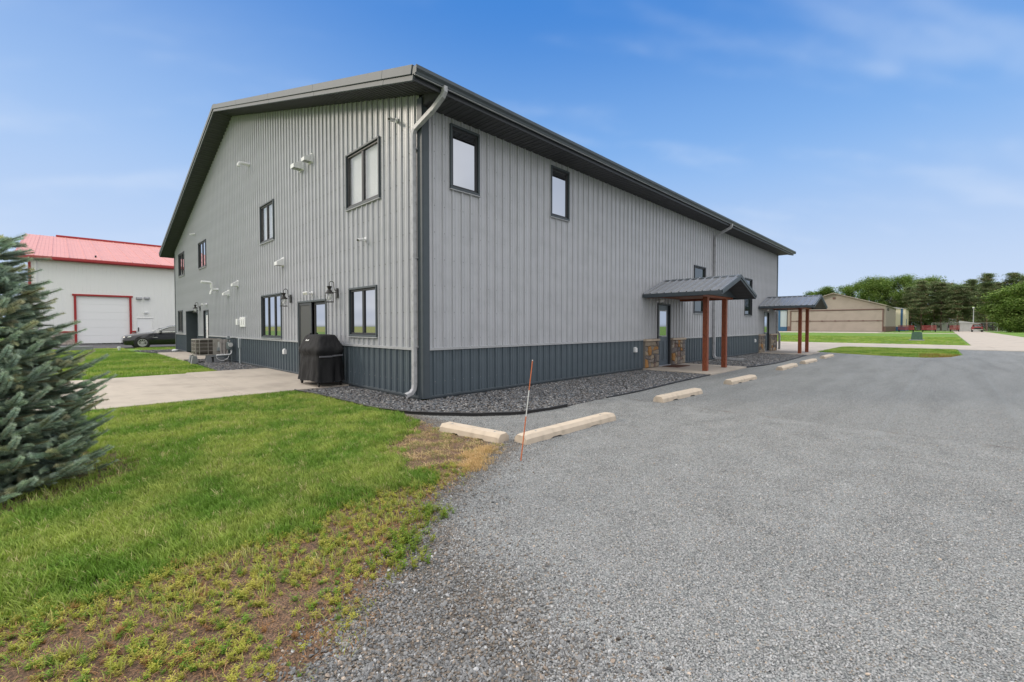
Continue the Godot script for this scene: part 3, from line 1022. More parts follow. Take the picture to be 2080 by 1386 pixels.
func wall_fittings(b: Node3D, g: Face) -> void:
	for v in [[-5.72, 5.72, 0.24, 0.24, 0.26], [-5.08, 5.74, 0.20, 0.20, 0.22], [-7.25, 3.26, 0.22, 0.22, 0.22], [-13.35, 2.66, 0.20, 0.20, 0.22], [-12.05, 2.94, 0.20, 0.20, 0.22]]:
		var mb := MB.new()
		hood(mb, g, v[0], v[1], v[2], v[3], v[4])
		obj("vent_hood", mb, M.white, b)
	var up := MB.new()
	up.tube(PackedVector3Array([g.p(-10.4, 6.93, -0.02), g.p(-10.4, 6.93, 0.26), g.p(-10.4, 6.92, 0.31), g.p(-10.4, 6.88, 0.34), g.p(-10.4, 6.80, 0.345)]), PackedFloat32Array([0.05]), 12)
	obj("vent_pipe", up, M.white, b)
	var pv := MB.new()
	pv.tube(PackedVector3Array([g.p(-15.07, 2.89, -0.02), g.p(-15.07, 2.89, 0.16), g.p(-15.07, 2.91, 0.21), g.p(-15.07, 2.96, 0.23), g.p(-15.07, 3.10, 0.23), g.p(-15.07, 3.15, 0.25), g.p(-15.07, 3.18, 0.30), g.p(-15.07, 3.18, 0.60)]), PackedFloat32Array([0.055]), 12)
	pv.tube(PackedVector3Array([g.p(-15.07, 2.89, 0.20), g.p(-15.07, 2.78, 0.25), g.p(-15.07, 2.68, 0.27)]), PackedFloat32Array([0.05]), 12)
	obj("flue_pipe", pv, M.white, b)
	var bx := MB.new()
	g.box(bx, -11.75, -11.10, 1.33, 1.68, 0.0, 0.05)
	g.box(bx, -11.60, -11.50, 1.42, 1.62, 0.05, 0.07)
	g.box(bx, -11.35, -11.25, 1.42, 1.62, 0.05, 0.07)
	g.box(bx, -12.0, -11.80, 1.40, 1.62, 0.0, 0.12)
	obj("intake_box", bx, M.white, b)
	for q in [[g, -7.12, 0.60], [Face.new(Vector3.ZERO, Vector3.RIGHT, Vector3.BACK), 7.75, 0.62], [Face.new(Vector3.ZERO, Vector3.RIGHT, Vector3.BACK), 19.75, 0.62]]:
		var f: Face = q[0]
		var o := MB.new()
		f.box(o, q[1] - 0.06, q[1] + 0.06, q[2] - 0.075, q[2] + 0.06, 0.0, 0.085)
		f.box(o, q[1] - 0.045, q[1] + 0.045, q[2] + 0.06, q[2] + 0.085, 0.0, 0.06)
		obj("outlet_box", o, M.white, b)

# ---------------------------------------------------------------- porches

func porch(dx: float, label: String, doorlabel: String) -> void:
	var b := thing("porch_canopy", label, "porch", Vector3(dx, 0, 0), "porch canopies on the side wall")
	var xl := 8.20
	var xr := 11.32
	var xm := (xl + xr) / 2
	var ye := 2.36
	var yr := 2.90
	var zf := 2.42
	var z0 := 0.03
	for k in 2:
		var px := 8.98 if k == 0 else 10.56
		var p := MB.new()
		p.box(Vector3(px - 0.07, 0.0, 1.63), Vector3(px + 0.07, 2.27, 1.77))
		obj("post", p, M.cedar, b)
	var beam := MB.new()
	beam.box(Vector3(xl + 0.30, 2.24, z0), Vector3(xl + 0.38, 2.30, 1.80))
	beam.box(Vector3(xr - 0.38, 2.24, z0), Vector3(xr - 0.30, 2.30, 1.80))
	beam.box(Vector3(xl + 0.30, 2.235, 1.64), Vector3(xr - 0.30, 2.30, 1.78))
	obj("beam", beam, M.cedar, b)
	var zc := z0
	while zc < 1.80:                                      # boards of the ceiling, side by side
		var cb := MB.new()
		cb.box(Vector3(xl + 0.04, 2.302, zc), Vector3(xr - 0.04, 2.32, minf(zc + 0.135, 1.82)))
		obj("ceiling_board", cb, M.ceiling, b)
		zc += 0.14
	# the gable's wall above the posts, set back
	var gw := MB.new()
	gw.prism(PackedVector2Array([Vector2(xl + 0.06, 2.30), Vector2(xr - 0.06, 2.30), Vector2(xm, yr - 0.06)]), Vector3(0, 0, 1.80), Vector3.RIGHT, Vector3.UP, 0.03)
	obj("gable_wall", gw, M.trim, b)
	var rise := (yr - ye) / (xm - xl)
	for sd: float in [-1.0, 1.0]:
		var xe := xm + sd * (xm - xl)
		var up := Vector3(sd * rise, 1, 0).normalized()
		var z := z0
		while z < zf - 0.01:
			var zb := minf(z + 0.9144, zf)
			var mb := MB.new()
			var a := Vector3(xe, ye, z)
			var c := Vector3(xm, yr, zb)
			if sd < 0: mb.quad(Vector3(xe, ye, zb), Vector3(xm, yr, zb), Vector3(xm, yr, z), Vector3(xe, ye, z))
			else: mb.quad(Vector3(xe, ye, z), Vector3(xm, yr, z), Vector3(xm, yr, zb), Vector3(xe, ye, zb))
			for k in 4:
				var zr := z + k * RIB + 0.03
				if zr > zb: continue
				mb.prism(PackedVector2Array([Vector2(-0.028, 0), Vector2(0.028, 0), Vector2(0.012, 0.03), Vector2(-0.012, 0.03)]), Vector3(xe, ye, zr), Vector3(0, 0, sd), up, (Vector3(xm, yr, 0) - Vector3(xe, ye, 0)).length())
				for q: float in [RIB / 3, RIB * 2 / 3]:
					if zr + q < zb: mb.prism(PackedVector2Array([Vector2(-0.01, 0), Vector2(0.01, 0), Vector2(0.005, 0.004), Vector2(-0.005, 0.004)]), Vector3(xe, ye, zr + q), Vector3(0, 0, sd), up, (Vector3(xm, yr, 0) - Vector3(xe, ye, 0)).length())
			obj("roof_panel", mb, M.roofsteel, b)
			z = zb
		var fa := MB.new()
		fa.box(Vector3(xe - 0.02, ye - 0.115, z0), Vector3(xe + 0.02, ye - 0.004, zf))
		obj("eave_fascia", fa, M.trim, b)
		var rk := MB.new()
		rk.bar(Vector3(xe - sd * 0.004, ye - 0.03, zf + 0.014), Vector3(xm, yr - 0.03, zf + 0.014), 0.09, 0.028, Vector3(0, 0, 1))
		obj("rake_trim", rk, M.trim, b)
		var r2 := MB.new()
		r2.bar(Vector3(xe - sd * 0.03, ye - 0.10, zf - 0.004), Vector3(xm, yr - 0.115, zf - 0.004), 0.05, 0.022, Vector3(0, 0, 1))
		obj("rake_fascia", r2, M.trim, b)
		# boards of the sloping soffit in front of the gable wall
		var steps := 6
		for k in steps:
			var s0 := Vector3(xe, ye - 0.10, 0).lerp(Vector3(xm, yr - 0.10, 0), (k + 0.01) / steps)
			var s1 := Vector3(xe, ye - 0.10, 0).lerp(Vector3(xm, yr - 0.10, 0), (k + 0.96) / steps)
			var sb := MB.new()
			sb.bar(s0 + Vector3(0, 0.012, 2.12), s1 + Vector3(0, 0.012, 2.12), 0.58, 0.01)
			obj("soffit_board", sb, M.soffit, b)
		var ls := MB.new()
		ls.box(Vector3(minf(xe, xe - sd * 0.30), ye - 0.112, z0), Vector3(maxf(xe, xe - sd * 0.30), ye - 0.102, 1.80))
		obj("eave_soffit", ls, M.soffit, b)
	var rc := MB.new()
	for sd: float in [-1.0, 1.0]:
		rc.bar(Vector3(xm + sd * 0.075, yr + 0.003 - 0.03 + 0.012, z0), Vector3(xm + sd * 0.075, yr + 0.003 - 0.03 + 0.012, zf + 0.03), 0.17, 0.012, Vector3(sd * rise, 1, 0))
	obj("ridge_cap", rc, M.trim, b)
	var fl := thing("flood_light", doorlabel, "light", Vector3(dx + 9.20, 2.20, 0.02), "white flood lights on the walls")
	flood(fl, Basis(Vector3.RIGHT, Vector3.UP, Vector3.BACK))
	var slab := MB.new()
	slab.box(Vector3(8.22 + dx, GY - 0.05, 0.03), Vector3(11.35 + dx, 0.0, 2.15))
	structure("porch_slab", slab, M.concrete)

func flood(p: Node3D, t: Basis) -> void:      # in the fitting's own axes z points out of the wall
	var base := MB.new()
	base.lathe(PackedVector2Array([Vector2(0.05, 0), Vector2(0.05, 0.02), Vector2(0.035, 0.03), Vector2(0.022, 0.09), Vector2(0, 0.09)]), Transform3D(t * Basis(Vector3.RIGHT, PI / 2), Vector3.ZERO), 14)
	obj("base", base, M.white, p)
	for k in 2:
		var hd := MB.new()
		var x := -0.07 + 0.14 * k
		hd.tube(PackedVector3Array([t * Vector3(x * 0.2, 0, 0.08), t * Vector3(x, 0.0, 0.12)]), PackedFloat32Array([0.014]), 8)
		hd.block(Transform3D(t * Basis(Vector3.RIGHT, 0.55), t * Vector3(x, -0.01, 0.17)), Vector3(0.12, 0.085, 0.045))
		var o := obj("lamp_head", hd, M.white, p)
		var le := MB.new()
		le.block(Transform3D(t * Basis(Vector3.RIGHT, 0.55), t * (Vector3(x, -0.01, 0.17) + Basis(Vector3.RIGHT, 0.55) * Vector3(0, 0, 0.0245))), Vector3(0.10, 0.066, 0.005))
		obj("lens", le, M.lamp, o)

func lantern(at: Vector3, label: String) -> void:      # carriage lantern on the gable wall, out along -x
	var t := thing("wall_lantern", label, "lantern", at, "black lanterns on the gable wall")
	var plate := MB.new()
	plate.box(Vector3(-0.026, -0.13, -0.06), Vector3(0.0, 0.10, 0.06))
	obj("back_plate", plate, M.iron, t)
	var arm := MB.new()
	var pts := PackedVector3Array([Vector3(-0.02, 0.04, 0), Vector3(-0.075, 0.05, 0), Vector3(-0.085, 0.14, 0)])
	for k in 9:
		var a := PI * k / 8.0
		pts.append(Vector3(-0.14 + 0.055 * cos(a), 0.20 + 0.055 * sin(a), 0))
	pts.append(Vector3(-0.195, 0.15, 0))
	arm.tube(pts, PackedFloat32Array([0.009]), 8)
	arm.tube(PackedVector3Array([Vector3(-0.02, 0.0, 0), Vector3(-0.14, 0.0, 0)]), PackedFloat32Array([0.007]), 6)
	obj("arm", arm, M.iron, t)
	var c := Transform3D(Basis(), Vector3(-0.195, 0, 0))
	var cap := MB.new()
	cap.lathe(PackedVector2Array([Vector2(0.10, -0.035), Vector2(0.095, -0.015), Vector2(0.065, 0.01), Vector2(0.06, 0.03), Vector2(0.035, 0.055), Vector2(0.035, 0.08), Vector2(0.055, 0.125), Vector2(0.055, 0.14), Vector2(0.0, 0.15)]), c, 18)
	cap.lathe(PackedVector2Array([Vector2(0.0, -0.035), Vector2(0.10, -0.035)]), c, 18)
	obj("cap", cap, M.iron, t)
	var base := MB.new()
	base.lathe(PackedVector2Array([Vector2(0.0, -0.245), Vector2(0.10, -0.245), Vector2(0.10, -0.225), Vector2(0.0, -0.222)]), c, 18)
	for k in 4:
		var a := TAU * (k + 0.5) / 4.0
		var o := Vector3(cos(a) * 0.091, 0, sin(a) * 0.091) + c.origin
		base.tube(PackedVector3Array([o + Vector3(0, -0.225, 0), o + Vector3(0, -0.03, 0)]), PackedFloat32Array([0.005]), 6)
	obj("cage", base, M.iron, t)
	var gl := MB.new()
	gl.lathe(PackedVector2Array([Vector2(0.07, -0.222), Vector2(0.075, -0.12), Vector2(0.062, -0.036)]), c, 18)
	obj("glass_chimney", gl, M.pane, t)
	var bulb := MB.new()
	bulb.lathe(PackedVector2Array([Vector2(0.0, -0.19), Vector2(0.02, -0.18), Vector2(0.03, -0.15), Vector2(0.022, -0.11), Vector2(0.014, -0.06), Vector2(0.014, -0.036)]), c, 12)
	obj("bulb", bulb, M.white, t)

func security_camera(at: Vector3, label: String, turn := 0.0) -> void:
	var t := thing("security_camera", label, "camera", at, "white cameras on the gable wall")
	var base := MB.new()
	base.lathe(PackedVector2Array([Vector2(0.05, 0), Vector2(0.05, 0.018), Vector2(0.03, 0.028), Vector2(0, 0.03)]), Transform3D(Basis(Vector3.BACK, PI / 2), Vector3.ZERO), 14)
	base.tube(PackedVector3Array([Vector3(-0.02, 0, 0), Vector3(-0.07, 0.015, 0), Vector3(-0.10, -0.01, 0)]), PackedFloat32Array([0.014]), 8)
	obj("bracket", base, M.white, t)
	var b := MB.new()
	b.lathe(PackedVector2Array([Vector2(0.0, -0.08), Vector2(0.034, -0.08), Vector2(0.036, 0.06), Vector2(0.03, 0.075), Vector2(0, 0.078)]), Transform3D(Basis(Vector3.UP, turn) * Basis(Vector3.BACK, PI / 2 + 0.25), Vector3(-0.13, -0.025, 0)), 14)
	var o := obj("housing", b, M.white, t)
	var l := MB.new()
	l.lathe(PackedVector2Array([Vector2(0.026, 0.0785), Vector2(0, 0.081)]), Transform3D(Basis(Vector3.UP, turn) * Basis(Vector3.BACK, PI / 2 + 0.25), Vector3(-0.13, -0.025, 0)), 12)
	obj("lens", l, M.iron, o)

# ---------------------------------------------------------------- things by the gable wall

func grill() -> void:
	var t := thing("covered_grill", "barbecue grill under a black fabric cover beside the sliding door", "grill", Vector3(-0.44, 0.0, -3.52))
	var ny := [[0.11, 1.03, 1.03], [0.20, 1.0, 1.01], [0.30, 0.98, 0.99], [0.42, 0.965, 0.98], [0.55, 0.95, 0.965], [0.63, 0.93, 0.955], [0.67, 0.925, 0.95], [0.71, 0.95, 0.965], [0.76, 0.99, 0.985], [0.81, 1.01, 0.99], [0.86, 1.0, 0.97], [0.90, 0.96, 0.94], [0.96, 0.89, 0.86], [1.02, 0.82, 0.79], [1.08, 0.755, 0.735], [1.12, 0.70, 0.70], [1.145, 0.63, 0.65], [1.158, 0.52, 0.58], [1.164, 0.3, 0.4], [1.166, 0.0, 0.0]]
	var nz := FastNoiseLite.new()
	nz.seed = 4
	nz.frequency = 1.0
	var rows := []
	var ring_n := 144
	for r in ny:
		var ring := []
		for k in ring_n:
			# round the oblong's edge at an even pace, from +x towards -z
			var t8 := 8.0 * k / ring_n
			var c := Vector2(1, -t8) if t8 < 1.0 else Vector2(2.0 - t8, -1) if t8 < 3.0 else Vector2(-1, t8 - 4.0) if t8 < 5.0 else Vector2(t8 - 6.0, 1) if t8 < 7.0 else Vector2(1, 8.0 - t8)
			c *= 1.0 / pow(pow(absf(c.x), 5.0) + pow(absf(c.y), 5.0), 1.0 / 5.0)
			var x := c.x * 0.335 * float(r[1])
			var z := c.y * 0.60 * float(r[2])
			var y: float = r[0]
			var low := clampf((0.68 - y) / 0.5, 0.0, 1.0)
			# folds fall from the strap and from the corners
			var fold := (sin(t8 * 7.0 + sin(t8 * 2.0) * 1.7) * 0.5 + sin(t8 * 12.5 + 1.0) * 0.3) * 0.042 * low
			if c.y > 0.9: fold += 0.045 * low * cos(x * 20.0 + 0.5) * exp(-pow(x / 0.16, 2.0))
			fold += nz.get_noise_3d(x * 4.0, y * 5.0, z * 4.0) * 0.022 + nz.get_noise_3d(x * 11.0, y * 9.0, z * 11.0) * 0.014
			if y > 0.11 and y < 1.15: y += 0.016 * nz.get_noise_3d(x * 6.0, 3.0, z * 6.0)
			elif y < 0.12: y += 0.014 * sin(t8 * 3.0 + 0.6)
			if y > 0.70 and y < 0.90: fold += 0.018 * sin((y - 0.70) / 0.2 * PI) * (1.0 + sin(t8 * 5.0))
			var out := Vector2(c.x * 0.8, c.y).normalized()
			var k2 := 1.0 if y < 1.13 else 0.3
			ring.append(Vector3(x + out.x * fold * k2, y, z + out.y * fold * k2))
		rows.append(ring)
	var cover := MB.new()
	cover.grid(rows, true, true)
	obj("cover", cover, M.cover, t)
	var strap := MB.new()
	strap.box(Vector3(-0.27, 0.655, 0.574), Vector3(0.02, 0.69, 0.594))
	strap.block(Transform3D(Basis(Vector3.BACK, 0.06), Vector3(0.14, 0.69, 0.582)), Vector3(0.24, 0.036, 0.02))
	obj("strap", strap, M.strap, t)
	var pl := MB.new()
	pl.block(Transform3D(Basis(Vector3.BACK, 0.95), Vector3(-0.262, 1.035, -0.10)), Vector3(0.055, 0.006, 0.17))
	obj("badge", pl, M.plaque, t)
	for q: Vector2 in [Vector2(-0.25, -0.50), Vector2(-0.25, 0.48), Vector2(0.25, -0.50), Vector2(0.25, 0.48)]:
		var w := node("caster", t)
		var wh := MB.new()
		wh.lathe(PackedVector2Array([Vector2(0, -0.02), Vector2(0.036, -0.02), Vector2(0.045, -0.012), Vector2(0.045, 0.012), Vector2(0.036, 0.02), Vector2(0, 0.02)]), Transform3D(Basis(Vector3.BACK, PI / 2), Vector3(q.x, 0.045, q.y)), 14)
		obj("wheel", wh, M.rubber, w)
		var fk := MB.new()
		fk.box(Vector3(q.x - 0.03, 0.045, q.y - 0.012), Vector3(q.x - 0.024, 0.14, q.y + 0.012))
		fk.box(Vector3(q.x + 0.024, 0.045, q.y - 0.012), Vector3(q.x + 0.03, 0.14, q.y + 0.012))
		fk.box(Vector3(q.x - 0.03, 0.10, q.y - 0.015), Vector3(q.x + 0.03, 0.15, q.y + 0.015))
		obj("fork", fk, M.iron, w)

func air_conditioner() -> void:
	var t := thing("air_conditioner", "beige outdoor air conditioner standing on grey concrete blocks", "air conditioner", Vector3(-0.76, GY, -13.45))
	var x0 := -0.43
	var x1 := 0.43
	var z0 := -0.43
	var z1 := 0.43
	var y0 := 0.30
	var y1 := 0.91
	var core := MB.new()
	core.chamfered(Transform3D(Basis(), Vector3(0, (y0 + y1) / 2, 0)), Vector3(0.82, y1 - y0 - 0.02, 0.82), 0.10)
	obj("coil", core, M.acdark, t)
	for yy: float in [y0, y0 + 0.165, y0 + 0.31, y0 + 0.455, y1 - 0.035]:
		var hgt := 0.035 if yy == y0 or yy > 0.85 else 0.016
		var rail := MB.new()
		var poly := PackedVector2Array([Vector2(x0 + 0.12, -z0 * -1), Vector2(x1 - 0.0, z0), Vector2(x1, z1), Vector2(x0 + 0.12, z1), Vector2(x0, z1 - 0.12), Vector2(x0, z0 + 0.12)])
		rail.prism(poly, Vector3(0, yy, 0), Vector3.RIGHT, Vector3.BACK, -hgt)
		obj("guard_rail", rail, M.acbeige, t)
	for q: Vector2 in [Vector2(x0 + 0.005, 0.0), Vector2(x0 + 0.13, z1 - 0.005), Vector2(-0.03, z1 - 0.005), Vector2(x0 + 0.03, z1 - 0.10), Vector2(x0 + 0.005, -0.28)]:
		var st := MB.new()
		st.box(Vector3(q.x - 0.010, y0 + 0.02, q.y - 0.010), Vector3(q.x + 0.010, y1 - 0.02, q.y + 0.010))
		obj("guard_bar", st, M.acbeige, t)
	var panel := MB.new()
	panel.box(Vector3(0.12, y0 + 0.036, z1 - 0.04), Vector3(x1 - 0.002, y1 - 0.036, z1 + 0.003))
	obj("service_panel", panel, M.acbeige, t)
	var lab := MB.new()
	lab.box(Vector3(0.28, y0 + 0.30, z1 + 0.003), Vector3(0.40, y0 + 0.50, z1 + 0.006))
	obj("rating_plate", lab, M.plaque, t)
	var box := MB.new()
	box.box(Vector3(0.25, y0 + 0.16, z1 + 0.003), Vector3(0.425, y0 + 0.285, z1 + 0.05))
	obj("junction_box", box, M.conduit, t)
	var fan := MB.new()
	fan.lathe(PackedVector2Array([Vector2(0.36, y1), Vector2(0.35, y1 + 0.012), Vector2(0.05, y1 + 0.03), Vector2(0, y1 + 0.03)]), Transform3D(), 24)
	obj("fan_guard", fan, M.acdark, t)
	for q in [[-0.46, 0.38, 0.0], [-0.02, 0.38, 0.0], [0.36, 0.36, 0.0], [-0.40, -0.36, 0.0], [0.30, -0.36, 0.0]]:
		var f := MB.new()
		f.prism(PackedVector2Array([Vector2(-0.11, 0), Vector2(0.11, 0), Vector2(0.065, 0.285), Vector2(-0.065, 0.285)]), Vector3(q[0], 0.005, q[1] - 0.10), Vector3.RIGHT, Vector3.UP, 0.20) if q[0] < 0.2 else f.box(Vector3(q[0] - 0.20, 0.005, q[1] - 0.10), Vector3(q[0] + 0.12, 0.20, q[1] + 0.10))
		var o := obj("concrete_block", f, M.blockgrey, null)
		o.position = t.position
		tag(o, ["grey concrete block at the lawn end under the air conditioner", "middle grey concrete block under the air conditioner", "long grey concrete block beneath the service panel of the air conditioner", "rear grey concrete block beneath the air conditioner towards the garage", "rear grey concrete block beneath the air conditioner by the wall"][[-0.46, -0.02, 0.36, -0.40, 0.30].find(q[0])], "block", "blocks under the air conditioner")

func gas_meter() -> void:
	var t := thing("gas_meter", "grey gas meter with bent white pipes on the wainscot", "gas meter", Vector3(-0.22, GY, -12.45))
	var b := MB.new()
	b.chamfered(Transform3D(Basis(), Vector3(0.0, 0.66, 0.0)), Vector3(0.20, 0.30, 0.26), 0.05)
	var o := obj("housing", b, M.metergrey, t)
	var d := MB.new()
	d.lathe(PackedVector2Array([Vector2(0.08, 0), Vector2(0.08, 0.02), Vector2(0, 0.024)]), Transform3D(Basis(Vector3.RIGHT, PI / 2), Vector3(0, 0.70, 0.13)), 16)
	obj("dial", d, M.plaque, o)
	var p := MB.new()
	p.tube(PackedVector3Array([Vector3(-0.05, 0.80, 0.0), Vector3(-0.05, 0.92, 0.0), Vector3(0.0, 0.95, 0.0), Vector3(0.20, 0.95, 0.0)]), PackedFloat32Array([0.022]), 10)
	obj("inlet_pipe", p, M.metergrey, t)
	var r := MB.new()
	r.lathe(PackedVector2Array([Vector2(0, 0), Vector2(0.085, 0.01), Vector2(0.085, 0.03), Vector2(0.04, 0.06), Vector2(0.04, 0.10), Vector2(0, 0.11)]), Transform3D(Basis(), Vector3(-0.05, 0.92, 0.06)), 14)
	obj("regulator", r, M.metergrey, t)
	var w := MB.new()
	w.tube(PackedVector3Array([Vector3(0.04, 0.52, 0.05), Vector3(0.04, 0.40, 0.07), Vector3(-0.02, 0.34, 0.10), Vector3(-0.46, 0.33, 0.14)]), PackedFloat32Array([0.026]), 10)
	obj("outlet_pipe", w, M.white, t)
	var h := MB.new()
	var pts := PackedVector3Array()
	for k in 13:
		var a := PI * k / 12.0
		pts.append(Vector3(-0.27 - 0.20 * cos(a) * -1.0, 0.30 - 0.17 * sin(a), 0.16))
	h.tube(pts, PackedFloat32Array([0.009]), 6)
	obj("hose", h, M.white, t)
	var riser := MB.new()
	riser.tube(PackedVector3Array([Vector3(0.06, 0.0, 0.02), Vector3(0.06, 0.52, 0.0)]), PackedFloat32Array([0.022]), 10)
	obj("riser", riser, M.metergrey, t)
	var c := thing("wall_conduit", "pale vertical conduit on the wainscot beside the gas meter", "conduit", Vector3(-0.05, GY, -11.75))
	var cm := MB.new()
	cm.tube(PackedVector3Array([Vector3(0, 0.0, 0), Vector3(0, 0.62, 0)]), PackedFloat32Array([0.035]), 10)
	cm.box(Vector3(-0.05, 0.60, -0.06), Vector3(0.05, 0.95, 0.06))
	obj("pipe", cm, M.conduit, c)
	var cl := thing("draped_cloth", "pale grey cloth hanging over the pipe between air conditioner and gas meter", "cloth", Vector3(-0.34, 0.24, -12.62))
	var nz := FastNoiseLite.new()
	nz.seed = 3
	var rows := []
	for side: float in [1.0, -1.0]:
		for i in 11:
			var f := i / 10.0 if side > 0 else 1.0 - i / 10.0
			var row := []
			for j in 13:
				var u := j / 12.0 - 0.5
				var wd := lerpf(0.20, 0.36, f)
				var z := sin(u * 14.0 + f) * 0.02 * (1.4 - f) + 0.008 * side + nz.get_noise_2d(u * 300.0, f * 100.0) * 0.015
				row.append(Vector3(u * wd + (1.0 - f) * -0.04, f * 0.60 + (0.02 * cos(u * 7.0) if f > 0.95 else 0.0), z))
			rows.append(row)
	rows.append(rows[0])
	var m := MB.new()
	rows.reverse()
	m.grid(rows, true)
	obj("cloth_sheet", m, M.cloth, cl)

# ---------------------------------------------------------------- small things on the lot

func parking_block(a: Vector3, b: Vector3, label: String, sd: int) -> void:
	var t := thing("parking_block", label, "parking block", (a + b) / 2, "concrete parking blocks")
	var len := a.distance_to(b)
	t.rotation.y = atan2(-(b.z - a.z), b.x - a.x)
	var r := RandomNumberGenerator.new()
	r.seed = sd
	var prof := [Vector2(-0.105, 0.0), Vector2(-0.098, 0.070), Vector2(-0.060, 0.112), Vector2(0.060, 0.112), Vector2(0.098, 0.070), Vector2(0.105, 0.0)]
	var rows := []
	var n := 29
	for i in n:
		var f := float(i) / (n - 1)
		var x := (f - 0.5) * len
		var ring := []
		var endf := 1.0
		var bend := 0.0
		for q: Vector2 in prof:
			var y := q.y
			var z := q.x
			if q.y == 0.0:                     # drain slots along the bottom, worn edges
				y = 0.0
				for s: float in [0.27, 0.73]:
					if absf(f - s) < 0.055: y = 0.022
			var ends := minf(f, 1.0 - f) * len
			if ends < 0.02 and q.y > 0.0:
				y -= 0.008
				z *= 0.96
			y += r.randf_range(-0.0007, 0.0007)
			ring.append(Vector3(x, y, z + r.randf_range(-0.0007, 0.0007)))
		rows.append(ring)
	var mb := MB.new()
	var turned := []
	for ring in rows:
		var q: Array = ring.duplicate()
		q.reverse()
		turned.append(q)
	turned.reverse()
	mb.grid(turned, false, false)
	for e in [0, n - 1]:
		var ring: Array = rows[e]
		for k in range(1, 5):
			if e > 0: mb.tri(ring[0], ring[k], ring[k + 1])
			else: mb.tri(ring[0], ring[k + 1], ring[k])
	obj("block", mb, M.kerb, t)
	for x: float in [-0.36, 0.36]:
		var pin := MB.new()
		pin.lathe(PackedVector2Array([Vector2(0.014, 0.09), Vector2(0.014, 0.114), Vector2(0, 0.116)]), Transform3D(Basis(), Vector3(x * len, 0, 0)), 10)
		obj("anchor_pin", pin, M.blockgrey, t)

func lot_things() -> void:
	var at := func(x: float, z: float) -> Vector3: return Vector3(x, GY + 0.004, z)
	parking_block(at.call(-1.10, 2.12), at.call(-0.98, 3.12), "beige parking block turned end-on beside the lawn corner, nearest the bare soil", 1)
	parking_block(at.call(-0.90, 3.32), at.call(1.05, 3.33), "long beige parking block nearest the camera behind the orange stake", 2)
	parking_block(at.call(2.98, 3.14), at.call(4.60, 3.22), "second beige parking block along the lot, short of the first porch", 3)
	parking_block(at.call(6.50, 3.18), at.call(8.20, 3.24), "third beige parking block along the lot, before the first porch", 4)
	parking_block(at.call(11.25, 3.14), at.call(13.3, 3.12), "fourth beige parking block along the lot, beyond the first porch", 5)
	parking_block(at.call(14.5, 3.13), at.call(16.4, 3.15), "fifth beige parking block along the lot, short of the second porch", 6)
	parking_block(at.call(18.3, 3.10), at.call(20.4, 3.10), "farthest beige parking block, beside the second porch", 7)
	var s := thing("marker_stake", "thin leaning orange stake with a pale band in front of the parking block", "stake", Vector3(-1.38, GY, 3.78))
	var top := Vector3(-1.38, GY, 3.78)
	var foot := Vector3.ZERO
	var tip := Vector3(0.085, 1.045, 0.085)
	for q in [[0.0, 0.45, 0], [0.45, 0.71, 1], [0.71, 1.0, 0]]:
		var m := MB.new()
		var rr := 0.0062 if q[0] < 0.4 else 0.0052
		m.tube(PackedVector3Array([foot.lerp(tip, q[0]), foot.lerp(tip, q[1])]), PackedFloat32Array([rr]), 8)
		obj("shaft" if q[2] == 0 else "pale_band", m, M.orange if q[2] == 0 else M.palestake, s)
	var cap := MB.new()
	cap.tube(PackedVector3Array([tip, tip * 1.008]), PackedFloat32Array([0.0058]), 8)
	obj("tip", cap, M.palestake, s)
	var d := MB.new()
	d.box(Vector3(9.40, 0.001, 0.12), Vector3(10.36, 0.016, 0.66))
	tag(obj("door_mat", d, M.mat), "rust brown door mat in front of the first porch door", "door mat")
	edging([Vector2(-1.23, -2.96), Vector2(-1.12, -2.17), Vector2(-1.08, -0.96), Vector2(-1.06, -0.10), Vector2(-0.90, 0.72), Vector2(-0.55, 1.34), Vector2(-0.03, 1.88), Vector2(0.50, 2.18), Vector2(1.40, 2.26)], 0.055, "black plastic edging curving round the rock bed at the near corner")
	edging([Vector2(2.7, 2.22), Vector2(4.03, 2.24), Vector2(5.4, 2.18), Vector2(6.78, 2.14), Vector2(8.20, 2.12)], 0.025, "black edging strip half sunk in gravel before the first porch slab")
	edging([Vector2(11.37, 2.10), Vector2(12.91, 2.32), Vector2(15.4, 2.36), Vector2(17.88, 2.26), Vector2(20.25, 2.16)], 0.035, "black edging strip running between the two porch slabs")
	edging([Vector2(-1.30, -9.05), Vector2(-1.26, -10.4), Vector2(-1.16, -12.85), Vector2(-1.15, -15.2)], 0.03, "edging strip between the far lawn and the air conditioner's rock bed")
	var cp := thing("vent_cap", "short white capped pipe standing in the far lawn", "pipe", Vector3(-2.35, GY, -27.0))
	var cm := MB.new()
	cm.lathe(PackedVector2Array([Vector2(0.055, 0), Vector2(0.055, 0.14), Vector2(0.085, 0.14), Vector2(0.085, 0.22), Vector2(0, 0.23)]), Transform3D(), 16)
	obj("pipe", cm, M.white, cp)
	var c2 := thing("cleanout_cap", "low white domed cap beside the garage door corner", "cap", Vector3(-0.28, GY, -23.5))
	var c2m := MB.new()
	c2m.lathe(PackedVector2Array([Vector2(0.12, 0), Vector2(0.15, 0.05), Vector2(0.14, 0.10), Vector2(0.07, 0.13), Vector2(0, 0.135)]), Transform3D(), 16)
	obj("dome", c2m, M.white, c2)
	var kb := thing("concrete_step", "low grey concrete block at the edge of the far lawn behind the spruce", "block", Vector3(-4.1, GY, -28.9))
	var km := MB.new()
	km.box(Vector3(-0.75, 0.0, -0.25), Vector3(0.72, 0.24, 0.25))
	obj("block", km, M.blockgrey, kb)

